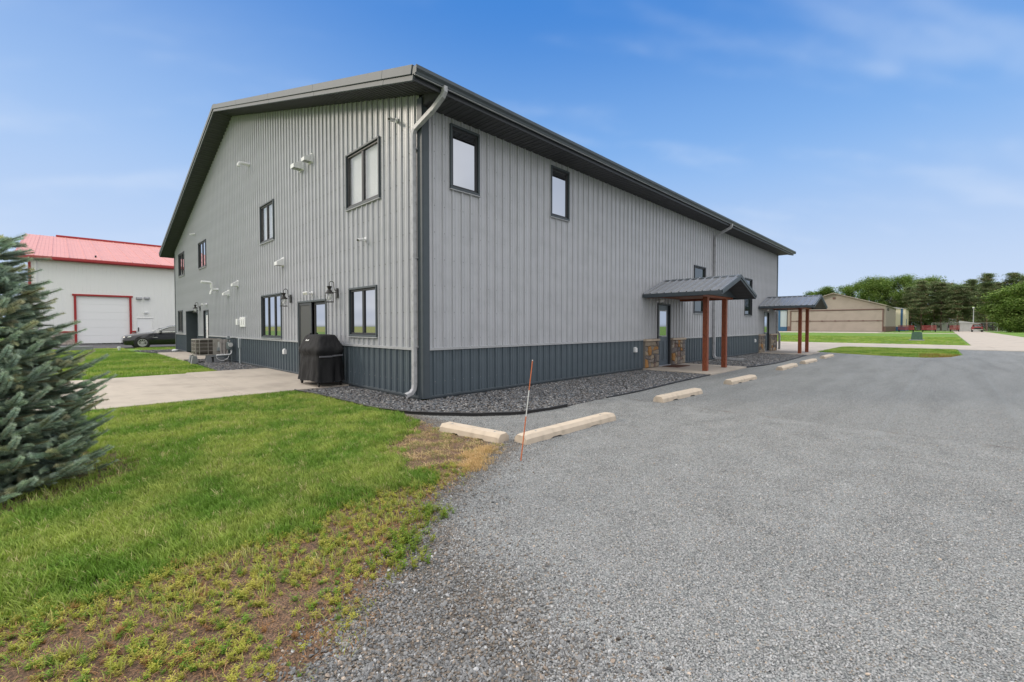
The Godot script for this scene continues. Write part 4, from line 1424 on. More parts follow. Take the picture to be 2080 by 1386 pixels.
func edging(pts: Array, high: float, label: String) -> void:
	var cv := Curve3D.new()
	for i in pts.size():
		var p: Vector2 = pts[i]
		var tg: Vector2 = (pts[mini(i + 1, pts.size() - 1)] - pts[maxi(i - 1, 0)]) / 6.0
		cv.add_point(Vector3(p.x, GY, p.y), -Vector3(tg.x, 0, tg.y), Vector3(tg.x, 0, tg.y))
	cv.bake_interval = 0.08
	var path := cv.get_baked_points()
	var t := thing("landscape_edging", label, "edging", path[0])
	var strip := MB.new()
	var bead := PackedVector3Array()
	var nz := FastNoiseLite.new()
	nz.seed = 17
	var rows := []
	for i in path.size():
		var d := (path[mini(i + 1, path.size() - 1)] - path[maxi(i - 1, 0)]).normalized()
		var s := Vector3(-d.z, 0, d.x)
		var q := path[i] - path[0] + Vector3(0, nz.get_noise_1d(i * 6.0) * 0.012, 0) + s * nz.get_noise_1d(i * 5.0 + 400.0) * 0.015
		rows.append([q - s * 0.003 + Vector3(0, -0.05, 0), q - s * 0.003 + Vector3(0, high, 0), q + s * 0.003 + Vector3(0, high, 0), q + s * 0.003 + Vector3(0, -0.05, 0)])
		bead.append(q + Vector3(0, high, 0))
	strip.grid(rows, false, false)
	obj("strip", strip, M.edging, t)
	var b := MB.new()
	b.tube(bead, PackedFloat32Array([0.013]), 8)
	obj("top_bead", b, M.edging, t)

# ---------------------------------------------------------------- ground

var LAWN := PackedVector2Array([Vector2(-1.24, -2.98), Vector2(-1.14, -2.17), Vector2(-1.10, -0.96), Vector2(-1.08, -0.10), Vector2(-0.96, 0.62), Vector2(-1.02, 1.20), Vector2(-1.20, 1.62), Vector2(-1.48, 1.95), Vector2(-1.85, 2.28), Vector2(-2.22, 2.72), Vector2(-2.34, 3.20), Vector2(-2.22, 3.52), Vector2(-2.45, 3.66), Vector2(-3.20, 3.70), Vector2(-3.70, 3.86), Vector2(-3.98, 3.84), Vector2(-4.38, 3.79), Vector2(-4.75, 3.87), Vector2(-5.2, 3.92), Vector2(-6.0, 3.95), Vector2(-9.0, 4.0), Vector2(-16.0, 4.0), Vector2(-16.0, -2.98)])
# the gravel's own edge: bare soil and weeds lie between it and the lawn
var LOT := PackedVector2Array([Vector2(-0.90, 0.80), Vector2(-1.04, 1.30), Vector2(-1.12, 1.95), Vector2(-1.12, 3.22), Vector2(-1.60, 3.42), Vector2(-2.02, 3.66), Vector2(-2.40, 3.82), Vector2(-2.77, 4.02), Vector2(-2.88, 4.30), Vector2(-3.23, 4.48), Vector2(-3.47, 4.70), Vector2(-3.70, 4.84), Vector2(-3.95, 5.04), Vector2(-4.30, 5.22), Vector2(-5.0, 5.5), Vector2(-9.0, 6.6), Vector2(-16.0, 8.2), Vector2(-16.0, 9.0), Vector2(3.0, 9.0), Vector2(3.0, 0.80)])
# inside this the rock is fine and clean
var CLEAN := PackedVector2Array([Vector2(-0.80, 0.8), Vector2(-0.95, 3.35), Vector2(-1.5, 3.60), Vector2(-2.04, 3.85), Vector2(-2.60, 4.16), Vector2(-2.90, 4.50), Vector2(-3.03, 5.0), Vector2(-3.12, 5.41), Vector2(-3.30, 5.9), Vector2(-5.0, 6.6), Vector2(-12.0, 9.0), Vector2(3.0, 9.0), Vector2(3.0, 0.8)])

func signed(p: Vector2, poly: PackedVector2Array) -> float:     # distance to the outline, positive inside
	var best := 1e9
	for i in poly.size():
		var c := Geometry2D.get_closest_point_to_segment(p, poly[i], poly[(i + 1) % poly.size()])
		best = minf(best, c.distance_squared_to(p))
	return sqrt(best) * (1.0 if Geometry2D.is_point_in_polygon(p, poly) else -1.0)

var edge_noise := FastNoiseLite.new()
var lump := FastNoiseLite.new()

func ground_height(x: float, z: float, lawn: float) -> float:
	return GY + 0.010 + 0.010 * lump.get_noise_2d(x * 40.0, z * 40.0) + 0.025 * smoothstep(0.0, 0.5, lawn)

# how far the camera sees past its frame's edges: only what stands there gets blades and stones
func framed(p: Vector3, margin := 0.12) -> bool:
	var q := camera_frame.inverse() * (p - CAM)
	if q.z > -0.6: return false
	return absf(q.x / -q.z) < 1.156 + margin and q.y / -q.z > -0.79 - margin

func sheet(called: String, poly: Array, y: float, m: Material) -> MeshInstance3D:
	var pts := PackedVector2Array(poly)
	var mb := MB.new()
	mb.prism(pts, Vector3(0, y, 0), Vector3.RIGHT, Vector3.BACK, 0.02)
	return structure(called, mb, m)

func slab(called: String, x0: float, x1: float, z0: float, z1: float, y: float, m: Material) -> MeshInstance3D:
	var mb := MB.new()
	mb.box(Vector3(x0, GY - 0.10, z0), Vector3(x1, y, z1))
	return structure(called, mb, m)

func ground() -> void:
	edge_noise.seed = 5
	edge_noise.frequency = 1.0
	edge_noise.fractal_octaves = 3
	lump.seed = 9
	lump.frequency = 0.05
	var base := MB.new()
	base.quad(Vector3(-1500, GY - 0.012, 1500), Vector3(1500, GY - 0.012, 1500), Vector3(1500, GY - 0.012, -1500), Vector3(-1500, GY - 0.012, -1500))
	structure("ground", base, M.turf)
	sheet("gravel_lot", [Vector2(-60, 9.0), Vector2(-16, 8.9), Vector2(2.9, 8.9), Vector2(2.9, 2.2), Vector2(8.2, 2.12), Vector2(11.37, 2.10), Vector2(14, 2.34), Vector2(17.9, 2.26), Vector2(20.3, 2.15), Vector2(24.3, 1.9), Vector2(23.1, 3.6), Vector2(22.3, 5.2), Vector2(22.2, 6.3), Vector2(23.4, 7.0), Vector2(26.0, 7.5), Vector2(32.6, 7.4), Vector2(32.8, 40), Vector2(-60, 40)], GY + 0.004, M.gravel)
	# the patio: squares of concrete with saw-cut joints
	for q in [[-2.16, -0.032], [-4.30, -2.172], [-6.6, -4.312]]:
		slab("patio_slab", q[0], q[1], -8.85 if q[0] > -3 else -8.6, -2.96, 0.0, M.concrete)
	slab("garage_pad", -1.20, -0.032, -22.1, -15.3, -0.005, M.concrete)
	slab("concrete_road", 32.7, 41.0, -120, 9.0, GY + 0.02, M.concrete)
	slab("concrete_driveway", 41.012, 185.0, 8.2, 13.8, GY + 0.024, M.concrete)
	slab("road_corner", 32.7, 41.0, 9.012, 60.0, GY + 0.02, M.concrete)
	slab("entrance_walk", 23.5, 32.688, -9.0, 1.85, GY + 0.03, M.concrete)
	slab("hangar_apron", 120.0, 136.8, -25.0, -4.0, GY + 0.02, M.concrete)
	slab("taxi_path", 112.0, 118.0, -25.0, 8.18, GY + 0.02, M.concrete)
	slab("asphalt_yard", -60.0, 40.0, -41.0, -30.6, GY + 0.006, M.asphalt)
	sheet("rock_bed", [Vector2(0.0, -2.95), Vector2(-1.23, -2.95), Vector2(-1.12, -2.17), Vector2(-1.08, -0.96), Vector2(-1.06, -0.10), Vector2(-0.90, 0.72), Vector2(-0.55, 1.34), Vector2(-0.03, 1.88), Vector2(0.50, 2.18), Vector2(1.40, 2.26), Vector2(2.7, 2.22), Vector2(4.03, 2.24), Vector2(6.78, 2.14), Vector2(8.20, 2.12), Vector2(8.20, 0.0), Vector2(0, 0)], GY + 0.009, M.bed)
	sheet("rock_bed", [Vector2(11.37, 0.0), Vector2(11.37, 2.10), Vector2(12.91, 2.32), Vector2(15.4, 2.36), Vector2(17.88, 2.26), Vector2(20.25, 2.16), Vector2(20.25, 0.0)], GY + 0.009, M.bed)
	sheet("rock_bed", [Vector2(0, -8.87), Vector2(-1.32, -8.87), Vector2(-1.26, -10.4), Vector2(-1.16, -12.85), Vector2(-1.15, -15.28), Vector2(0, -15.28)], GY + 0.009, M.bed)
	sheet("rock_bed", [Vector2(0, -22.12), Vector2(-1.2, -22.12), Vector2(-1.9, -26.0), Vector2(0.6, -26.0), Vector2(0.6, -25.02), Vector2(0, -25.02)], GY + 0.009, M.bed)
	sheet("field", [Vector2(-900, -900), Vector2(-40, -900), Vector2(-40, 900), Vector2(-900, 900)], GY - 0.002, M.field)
	# the ground near the camera: lawn soil, bare soil with weeds, coarse and fine rock
	var st := 0.055
	var nx := 206
	var nz := 218
	var x0 := -8.4
	var z0 := -2.94
	var P := []
	var C := []
	for j in nz + 1:
		var pr := PackedVector3Array()
		var cr := PackedColorArray()
		for i in nx + 1:
			var x := x0 + i * st
			var z := z0 + j * st
			var p := Vector2(x, z)
			var wob := edge_noise.get_noise_2d(x * 2.2, z * 2.2) * 0.22
			var lawn := signed(p, LAWN) + wob
			var lot := signed(p, LOT) + wob * 0.6
			var clean := signed(p, CLEAN) + wob * 0.5
			var soil := Color(0.36, 0.205, 0.125).lerp(Color(0.54, 0.335, 0.225), clampf(edge_noise.get_noise_2d(x * 5.0, z * 5.0 + 40.0) + 0.4, 0, 1))
			var turf := Color(0.20, 0.21, 0.07)
			var coarse := Color(0.40, 0.38, 0.36).lerp(Color(0.40, 0.29, 0.22), clampf(edge_noise.get_noise_2d(x * 9.0, z * 9.0 + 90.0) + 0.2, 0, 1))
			var fine := Color(0.655, 0.668, 0.685) * (1.0 + 0.14 * edge_noise.get_noise_2d(x * 0.9, z * 1.6 + 300.0))
			var c := soil.lerp(turf, smoothstep(-0.05, 0.10, lawn))
			if lawn < 0.06: c = c.lerp(coarse, smoothstep(-0.06, 0.10, lot))
			c = c.lerp(fine, smoothstep(-0.05, 0.16, clean))
			pr.append(Vector3(x, ground_height(x, z, lawn) if x < 2.86 else GY + 0.008, z))
			cr.append(c)
		P.append(pr)
		C.append(cr)
	var mb := MB.new()
	mb.tinted = true
	for j in nz:
		for i in nx:
			var x := x0 + (i + 0.5) * st
			var z := z0 + (j + 0.5) * st
			if x > -1.3 and z < 2.3 and signed_bed(Vector2(x, z)): continue
			var a: Vector3 = P[j + 1][i]
			var b: Vector3 = P[j + 1][i + 1]
			var d: Vector3 = P[j][i + 1]
			var e: Vector3 = P[j][i]
			mb.v.append_array([a, d, b, a, e, d])
			var k := (b - a).cross(e - a).normalized()
			for q in 6: mb.n.append(k)
			mb.c.append_array([C[j + 1][i], C[j][i + 1], C[j + 1][i + 1], C[j + 1][i], C[j][i], C[j][i + 1]])
	structure("near_ground", mb, M.nearground)

var BED := PackedVector2Array([Vector2(0.2, -2.97), Vector2(-1.20, -2.97), Vector2(-1.09, -2.17), Vector2(-1.05, -0.96), Vector2(-1.03, -0.10), Vector2(-0.87, 0.72), Vector2(-0.52, 1.32), Vector2(0.0, 1.85), Vector2(0.52, 2.15), Vector2(1.40, 2.23), Vector2(2.7, 2.19), Vector2(4.03, 2.21), Vector2(4.03, -0.2), Vector2(0.2, -0.2)])

func signed_bed(p: Vector2) -> bool:
	return Geometry2D.is_point_in_polygon(p, BED)

func pebble(sd: int, flat: float) -> ArrayMesh:     # a broken stone of twenty faces
	var r := RandomNumberGenerator.new()
	r.seed = sd
	var g := (1.0 + sqrt(5.0)) / 2.0
	var V := [Vector3(-1, g, 0), Vector3(1, g, 0), Vector3(-1, -g, 0), Vector3(1, -g, 0), Vector3(0, -1, g), Vector3(0, 1, g), Vector3(0, -1, -g), Vector3(0, 1, -g), Vector3(g, 0, -1), Vector3(g, 0, 1), Vector3(-g, 0, -1), Vector3(-g, 0, 1)]
	for i in 12:
		V[i] = V[i].normalized() * r.randf_range(0.62, 1.15) * Vector3(1.0, flat, 0.8)
	var mb := MB.new()
	for f in [[0, 11, 5], [0, 5, 1], [0, 1, 7], [0, 7, 10], [0, 10, 11], [1, 5, 9], [5, 11, 4], [11, 10, 2], [10, 7, 6], [7, 1, 8], [3, 9, 4], [3, 4, 2], [3, 2, 6], [3, 6, 8], [3, 8, 9], [4, 9, 5], [2, 4, 11], [6, 2, 10], [8, 6, 7], [9, 8, 1]]:
		mb.tri(V[f[0]], V[f[1]], V[f[2]])
	return mb.mesh()

func tumbled(p: Vector3, s: float, r: RandomNumberGenerator, tilt := 0.6) -> Transform3D:
	var b := Basis(Vector3.UP, r.randf() * TAU) * Basis(Vector3.RIGHT, r.randf_range(-tilt, tilt)) * Basis(Vector3.BACK, r.randf_range(-tilt, tilt))
	return Transform3D(b.scaled(Vector3.ONE * s), p)

func stones() -> void:
	var r := RandomNumberGenerator.new()
	r.seed = 77
	# rock beds: dark slate chips
	var bins := [[], [], []]
	var tints := [[], [], []]
	var put := func(p: Vector3, s: float, c: Color, tilt: float) -> void:
		var k := r.randi() % 3
		bins[k].append(tumbled(p, s, r, tilt))
		tints[k].append(c)
	var beds := [[BED, 900.0, -1.3, 4.0, -2.95, 2.3], [PackedVector2Array([Vector2(3.95, 0.02), Vector2(3.95, 2.22), Vector2(6.78, 2.12), Vector2(8.20, 2.10), Vector2(8.2, 0.02)]), 700.0, 3.9, 8.2, 0.0, 2.3], [PackedVector2Array([Vector2(11.37, 0.02), Vector2(11.37, 2.08), Vector2(12.91, 2.30), Vector2(15.4, 2.34), Vector2(17.88, 2.24), Vector2(20.25, 2.14), Vector2(20.25, 0.02)]), 420.0, 11.3, 20.3, 0.0, 2.4], [PackedVector2Array([Vector2(0, -8.87), Vector2(-1.30, -8.87), Vector2(-1.24, -10.4), Vector2(-1.14, -12.85), Vector2(-1.13, -15.28), Vector2(0, -15.28)]), 500.0, -1.4, 0.0, -15.3, -8.85], [PackedVector2Array([Vector2(0, -22.12), Vector2(-1.2, -22.12), Vector2(-1.9, -26.0), Vector2(0.6, -26.0), Vector2(0.6, -25.02), Vector2(0, -25.02)]), 220.0, -1.9, 0.6, -26.0, -22.1]]
	for b in beds:
		var n := int((b[3] - b[2]) * (b[5] - b[4]) * b[1])
		for i in n:
			var p := Vector2(r.randf_range(b[2], b[3]), r.randf_range(b[4], b[5]))
			if not Geometry2D.is_point_in_polygon(p, b[0]): continue
			if p.x > -0.02 and p.x < 24.0 and p.y < 0.01 and p.y > -25.0: continue
			var g := r.randf_range(0.075, 0.20)
			if r.randf() < 0.10: g = r.randf_range(0.22, 0.38)
			var warm := r.randf_range(-0.012, 0.018)
			var s := r.randf_range(0.014, 0.033) * (1.0 if b[1] > 600 else 1.25)
			put.call(Vector3(p.x, GY + 0.012 + s * 0.45 * r.randf(), p.y), s, Color(g + warm, g + 0.004, g + 0.014 - warm), 0.7)
	var chips := stuff("slate_chips", "dark slate chips filling the beds along the grey building", "rock")
	for k in 3: scatter("chips", pebble(100 + k, 0.55), M.stone, bins[k], tints[k], chips)
	for k in 3:
		bins[k] = []
		tints[k] = []
	# crushed rock on the lot, stone by stone where it can be seen as such
	var tries := 340000
	for i in tries:
		var d := 1.6 + 10.4 * pow(r.randf(), 1.35)
		if d > 6.0 and r.randf() < (d - 6.0) / 6.0: continue
		var a := r.randf_range(-0.95, 0.95)
		var dir := (camera_frame * Vector3(sin(a), 0, -cos(a)))
		dir.y = 0
		dir = dir.normalized()
		var p := Vector3(CAM.x, 0, CAM.z) + dir * d
		p.y = GY
		if not framed(p, 0.15): continue
		var q := Vector2(p.x, p.z)
		if p.z < 2.3 and (p.x > 4.0 or signed_bed(q)): continue
		var lot := signed(q, LOT) if p.x < 2.5 else 1.0
		if lot < -0.25: continue
		if lot < 0.0 and r.randf() > 0.25 + lot: continue
		var clean := signed(q, CLEAN) if p.x < 2.5 else 1.0
		var coarse := clean < -0.12 or (clean < 0.5 and r.randf() < 0.45 - clean * 0.8)
		if coarse and r.randf() < 0.15: continue
		var s := r.randf_range(0.0040, 0.0075) if not coarse else r.randf_range(0.0045, 0.0115)
		if r.randf() < 0.012: s *= 1.7
		var g := r.randf_range(0.23, 0.42) if not coarse else r.randf_range(0.09, 0.28)
		if r.randf() < 0.04: g = r.randf_range(0.40, 0.52)
		var tone := Color(g, g * 1.012, g * 1.03)
		if r.randf() < (0.28 if coarse else 0.05): tone = Color(g * 1.12, g * 0.93, g * 0.76)
		put.call(Vector3(p.x, (ground_height(p.x, p.z, -1.0) if p.x < 2.86 else GY + 0.005) + s * 0.25, p.z), s, tone, 0.8)
	# larger broken stones, most of them in the loose band along the soil
	for i in 5200:
		var q := Vector2(r.randf_range(-5.5, -0.9), r.randf_range(3.2, 6.8))
		var lot := signed(q, LOT)
		var clean := signed(q, CLEAN)
		if lot < -0.15 or clean > 0.25: continue
		if clean > 0.0 and r.randf() < 0.75: continue
		if lot < 0.0 and r.randf() < 0.6: continue
		var s := r.randf_range(0.008, 0.017)
		var g := r.randf_range(0.10, 0.27)
		var tone := Color(g, g * 1.0, g * 1.0)
		if r.randf() < 0.25: tone = Color(g * 1.15, g * 0.93, g * 0.76)
		put.call(Vector3(q.x, ground_height(q.x, q.y, -1.0) + s * 0.25, q.y), s, tone, 0.5)
	var rock := stuff("crushed_rock", "loose crushed grey rock lying over the gravel lot", "rock")
	for k in 3: scatter("rock", pebble(200 + k, 0.45), M.stone, bins[k], tints[k], rock)

# ---------------------------------------------------------------- grass and weeds

func tuft(sd: int, n: int, tall: float, wide: float, spread: float) -> ArrayMesh:
	var r := RandomNumberGenerator.new()
	r.seed = sd
	var mb := MB.new()
	for i in n:
		var a := r.randf() * TAU
		var b := r.randf() * TAU
		var root := Vector3(cos(b), 0, sin(b)) * spread * sqrt(r.randf())
		var h := tall * r.randf_range(0.45, 1.1)
		var lean := Vector3(cos(a), 0, sin(a)) * h * r.randf_range(0.15, 0.9)
		var sidev := Vector3(-sin(a + 0.6), 0, cos(a + 0.6)) * wide * r.randf_range(0.6, 1.1) / 2.0
		var m := root + lean * 0.35 + Vector3.UP * h * 0.6
		var tip := root + lean + Vector3.UP * h * 0.92
		mb.quad(root - sidev, root + sidev, m + sidev * 0.85, m - sidev * 0.85)
		mb.tri(m - sidev * 0.85, m + sidev * 0.85, tip)
	return mb.mesh()

func grass() -> void:
	var r := RandomNumberGenerator.new()
	r.seed = 31
	var tone := FastNoiseLite.new()
	tone.seed = 8
	tone.frequency = 1.0
	tone.fractal_octaves = 3
	var bins := [[], [], []]
	var tints := [[], [], []]
	var colour := func(x: float, z: float) -> Color:
		var k := clampf(tone.get_noise_2d(x * 1.1, z * 1.1) * 1.2 + tone.get_noise_2d(x * 5.0, z * 5.0) * 0.6 + 0.5, 0.0, 1.0)
		var c := Color(0.165, 0.290, 0.046).lerp(Color(0.36, 0.425, 0.105), k)
		var v := r.randf_range(0.75, 1.25)
		if r.randf() < 0.055: c = Color(0.52, 0.46, 0.24)
		return Color(c.r * v, c.g * v, c.b * v)
	for i in 105000:
		var d := 1.9 + 9.5 * pow(r.randf(), 1.15)
		var a := r.randf_range(-0.98, 0.30)
		var dir := camera_frame * Vector3(sin(a), 0, -cos(a))
		dir.y = 0
		dir = dir.normalized()
		var p := Vector3(CAM.x, 0, CAM.z) + dir * d
		if p.z < -2.93 or not framed(Vector3(p.x, GY, p.z), 0.16): continue
		var q := Vector2(p.x, p.z)
		var wob := edge_noise.get_noise_2d(p.x * 2.2, p.z * 2.2) * 0.22
		var lawn := signed(q, LAWN)
		lawn += wob if p.z > 1.0 else 0.0
		if lawn < -0.75 or (lawn < 0.0 and (p.z < 1.0 or p.x > -2.35 or r.randf() > 0.06 * (1.0 + lawn / 0.75) or signed(q, LOT) > -0.05)): continue
		if lawn >= 0.0 and lawn < 0.35 and p.z > 1.2 and r.randf() > 0.35 + lawn * 2.0: continue
		var s := r.randf_range(0.75, 1.25)
		if Vector2(p.x + 5.13, p.z - 1.09).length() < 1.0 and r.randf() < 0.8: continue   # little grows under the spruce
		var k := r.randi() % 3
		var b := Basis(Vector3.UP, r.randf() * TAU).scaled(Vector3(s, s * r.randf_range(0.8, 1.25), s))
		bins[k].append(Transform3D(b, Vector3(p.x, ground_height(p.x, p.z, lawn) - 0.004, p.z)))
		var tone_here: Color = colour.call(p.x, p.z)
		if lawn < 0.0: tone_here = tone_here.lerp(Color(0.50, 0.46, 0.16), r.randf())
		tints[k].append(tone_here)
	var near := stuff("lawn_grass", "mown green grass of the near lawn before the patio", "grass")
	for k in 3: scatter("blades", tuft(300 + k, 13, 0.058, 0.0046, 0.030), M.blade, bins[k], tints[k], near)
	# lawns farther off
	bins = [[], [], []]
	tints = [[], [], []]
	var patches := [[-9.5, -1.35, -30.5, -8.9, 15000], [-1.3, 0.8, -30.5, -26.0, 1200], [22.6, 32.6, 1.95, 7.3, 7000], [41.2, 75.0, -12.0, 8.0, 9000]]
	for b in patches:
		for i in b[4]:
			var p := Vector3(r.randf_range(b[0], b[1]), GY - 0.015, r.randf_range(b[2], b[3]))
			if b[0] == 22.6:
				var f := PackedVector2Array([Vector2(24.3, 1.95), Vector2(23.1, 3.6), Vector2(22.3, 5.2), Vector2(22.2, 6.3), Vector2(23.4, 7.0), Vector2(26.0, 7.4), Vector2(32.6, 7.3), Vector2(32.6, 1.95)])
				if not Geometry2D.is_point_in_polygon(Vector2(p.x, p.z), f): continue
			if not framed(p): continue
			if b[0] < -2.0 and p.x > -2.0 and p.z < -22.0: continue
			var s := r.randf_range(0.8, 1.4)
			var k := r.randi() % 3
			bins[k].append(Transform3D(Basis(Vector3.UP, r.randf() * TAU).scaled(Vector3(s, s * 0.8, s)), p))
			var c: Color = colour.call(p.x * 0.3, p.z * 0.3)
			if b[0] == 22.6 and p.z > 6.0 and p.x < 26.0 and r.randf() < 0.6: c = Color(0.33, 0.19, 0.06)
			tints[k].append(c)
	var far := stuff("far_lawn_grass", "mown grass of the lawns beyond the patio and across the lot", "grass")
	for k in 3: scatter("blades", tuft(320 + k, 16, 0.08, 0.012, 0.10), M.blade, bins[k], tints[k], far)
	# straw-dry grass at the lawn's corner by the parking blocks, and along the gravel
	bins = [[], [], []]
	tints = [[], [], []]
	for i in 3300:
		var p := Vector2(r.randf_range(-2.4, -0.95), r.randf_range(1.35, 3.95))
		var lawn := signed(p, LAWN) + edge_noise.get_noise_2d(p.x * 2.2, p.y * 2.2) * 0.22
		var lot := signed(p, LOT)
		if lawn > 0.12 or lot > 0.06: continue
		if tone.get_noise_2d(p.x * 3.0, p.y * 3.0 + 50.0) < -0.02 and r.randf() < 0.8: continue
		var v := r.randf_range(0.7, 1.25)
		var s := r.randf_range(0.5, 1.1)
		var k := r.randi() % 3
		bins[k].append(Transform3D(Basis(Vector3.UP, r.randf() * TAU).scaled(Vector3(s * 1.3, s * 0.55, s * 1.3)), Vector3(p.x, ground_height(p.x, p.y, lawn) - 0.003, p.y)))
		tints[k].append(Color(0.56 * v, 0.41 * v, 0.24 * v) if r.randf() < 0.7 else Color(0.26 * v, 0.30 * v, 0.09 * v))
	for c in [Vector2(-1.86, 3.56), Vector2(-1.70, 3.46), Vector2(-1.62, 3.30), Vector2(-1.40, 3.25)]:
		for i in 130:
			var p: Vector2 = c + Vector2(r.randfn(), r.randfn()) * 0.07
			var v := r.randf_range(0.85, 1.3)
			var k := r.randi() % 3
			bins[k].append(Transform3D(Basis(Vector3.UP, r.randf() * TAU).scaled(Vector3.ONE * r.randf_range(0.6, 1.0)), Vector3(p.x, GY + 0.006, p.y)))
			tints[k].append(Color(0.58 * v, 0.40 * v, 0.22 * v))
	var dry := stuff("dry_grass", "straw-coloured dead grass at the lawn corner by the parking blocks", "grass")
	for k in 3: scatter("blades", tuft(340 + k, 12, 0.055, 0.004, 0.04), M.blade, bins[k], tints[k], dry)
	weeds()

func weed(sd: int) -> ArrayMesh:       # a low sprig: a few stems set with narrow leaves
	var r := RandomNumberGenerator.new()
	r.seed = sd
	var mb := MB.new()
	for s in 4:
		var a := r.randf() * TAU
		var lean := Vector3(cos(a), 0, sin(a)) * r.randf_range(0.01, 0.045)
		var h := r.randf_range(0.03, 0.065)
		for i in 9:
			var f := (i + 1) / 9.0
			var p := lean * f * f + Vector3.UP * h * f
			var la := a + i * 2.4 + r.randf_range(-0.4, 0.4)
			var d := Vector3(cos(la), r.randf_range(0.15, 0.7), sin(la)).normalized()
			var l := r.randf_range(0.014, 0.026) * (1.15 - 0.4 * f)
			var w := d.cross(Vector3.UP).normalized() * l * 0.15
			mb.quad(p, p + d * l * 0.5 + w, p + d * l + Vector3.DOWN * l * 0.12, p + d * l * 0.5 - w)
		var sd2 := Vector3(0.0008, 0, 0.0008)
		mb.quad(-sd2, sd2, lean + Vector3.UP * h + sd2, lean + Vector3.UP * h - sd2)
	return mb.mesh()

func weeds() -> void:
	var r := RandomNumberGenerator.new()
	r.seed = 91
	var tone := FastNoiseLite.new()
	tone.seed = 18
	tone.frequency = 1.0
	var bins := [[], [], []]
	var tints := [[], [], []]
	for i in 12500:
		var p := Vector2(r.randf_range(-6.5, -1.9), r.randf_range(3.3, 6.0))
		var wob := edge_noise.get_noise_2d(p.x * 2.2, p.y * 2.2) * 0.22
		var lawn := signed(p, LAWN) + wob
		var lot := signed(p, LOT)
		if lawn > 0.10 or lot > 0.05: continue
		if not framed(Vector3(p.x, GY, p.y), 0.2): continue
		var den := tone.get_noise_2d(p.x * 2.6, p.y * 2.6) + 0.5 * tone.get_noise_2d(p.x * 7.0, p.y * 7.0)
		if den < 0.05 and r.randf() < 0.80 - smoothstep(-0.35, 0.0, lawn) * 0.45: continue
		if lot > -0.1 and r.randf() < 0.6: continue
		var v := r.randf_range(0.75, 1.25)
		var s := r.randf_range(0.45, 1.0)
		var k := r.randi() % 3
		bins[k].append(Transform3D(Basis(Vector3.UP, r.randf() * TAU).scaled(Vector3(s, s * 0.85, s)), Vector3(p.x, ground_height(p.x, p.y, -1.0) - 0.004, p.y)))
		var c := Color(0.34, 0.37, 0.055).lerp(Color(0.47, 0.41, 0.10), r.randf())
		if r.randf() < 0.22: c = Color(0.17, 0.29, 0.04)
		if r.randf() < 0.10: c = Color(0.32, 0.17, 0.07)
		tints[k].append(Color(c.r * v, c.g * v, c.b * v))
	for c in [[Vector2(-2.80, 4.22), 45], [Vector2(-3.15, 4.45), 40], [Vector2(-3.34, 4.62), 20]]:
		for i in c[1]:
			var p: Vector2 = c[0] + Vector2(r.randfn(), r.randfn()) * 0.09
			var v := r.randf_range(0.8, 1.2)
			bins[0].append(Transform3D(Basis(Vector3.UP, r.randf() * TAU).scaled(Vector3.ONE * r.randf_range(0.8, 1.4)), Vector3(p.x, GY + 0.006, p.y)))
			tints[0].append(Color(0.15 * v, 0.24 * v, 0.03 * v) if r.randf() < 0.6 else Color(0.27 * v, 0.30 * v, 0.05 * v))
	var green := stuff("weeds", "low yellow-green weeds on the bare soil between lawn and gravel", "weeds")
	for k in 3: scatter("sprigs", weed(400 + k), M.blade, bins[k], tints[k], green)
	# thin grass and dead stalks among the weeds
	bins = [[], [], []]
	tints = [[], [], []]
	for i in 7500:
		var p := Vector2(r.randf_range(-6.5, -2.0), r.randf_range(3.3, 6.0))
		var lawn := signed(p, LAWN) + edge_noise.get_noise_2d(p.x * 2.2, p.y * 2.2) * 0.22
		var lot := signed(p, LOT)
		if lawn > 0.05 or lot > 0.12: continue
		var v := r.randf_range(0.7, 1.2)
		var k := r.randi() % 3
		bins[k].append(Transform3D(Basis(Vector3.UP, r.randf() * TAU).scaled(Vector3(1.6, r.randf_range(0.15, 0.75), 1.6)), Vector3(p.x, GY + 0.006, p.y)))
		tints[k].append(Color(0.46 * v, 0.27 * v, 0.15 * v) if r.randf() < 0.65 else Color(0.31 * v, 0.35 * v, 0.08 * v))
	var dead := stuff("dead_stalks", "thin dead stalks lying among the weeds on bare soil", "stalks")
	for k in 3: scatter("stalks", tuft(420 + k, 5, 0.05, 0.003, 0.03), M.blade, bins[k], tints[k], dead)

# ---------------------------------------------------------------- spruce

func shoot(sd: int) -> ArrayMesh:       # a twig 0.14 m long, set all round with needles
	var r := RandomNumberGenerator.new()
	r.seed = sd
	var mb := MB.new()
	mb.tinted = true
	mb.col = Color(0.16, 0.10, 0.055)
	mb.tube(PackedVector3Array([Vector3.ZERO, Vector3(0, 0, -0.135)]), PackedFloat32Array([0.0028, 0.0016]), 4, false)
	for i in 150:
		var f := (i + r.randf()) / 150.0
		var a := i * 2.399 + r.randf_range(-0.3, 0.3)
		var p := Vector3(0, 0, -0.142 * f)
		var out := Vector3(cos(a), sin(a), 0)
		if out.y < -0.5: out = (out + Vector3(signf(out.x) * 0.6, 0.3, 0)).normalized()
		var fw := lerpf(0.30, 0.75, f * f)
		var d := (out + Vector3(0, 0, -fw)).normalized()
		var l := r.randf_range(0.020, 0.029) * (1.0 - 0.12 * f)
		var w := d.cross(Vector3(0.3, 0.5, 0.8)).normalized() * 0.0021
		var g := r.randf_range(0.55, 1.4)
		mb.col = Color(0.33 * g, 0.43 * g, 0.35 * g) if f < 0.7 else Color(0.42 * g, 0.50 * g, 0.40 * g)
		mb.quad(p - w, p + w, p + d * l + w * 0.3, p + d * l - w * 0.3)
	return mb.mesh()

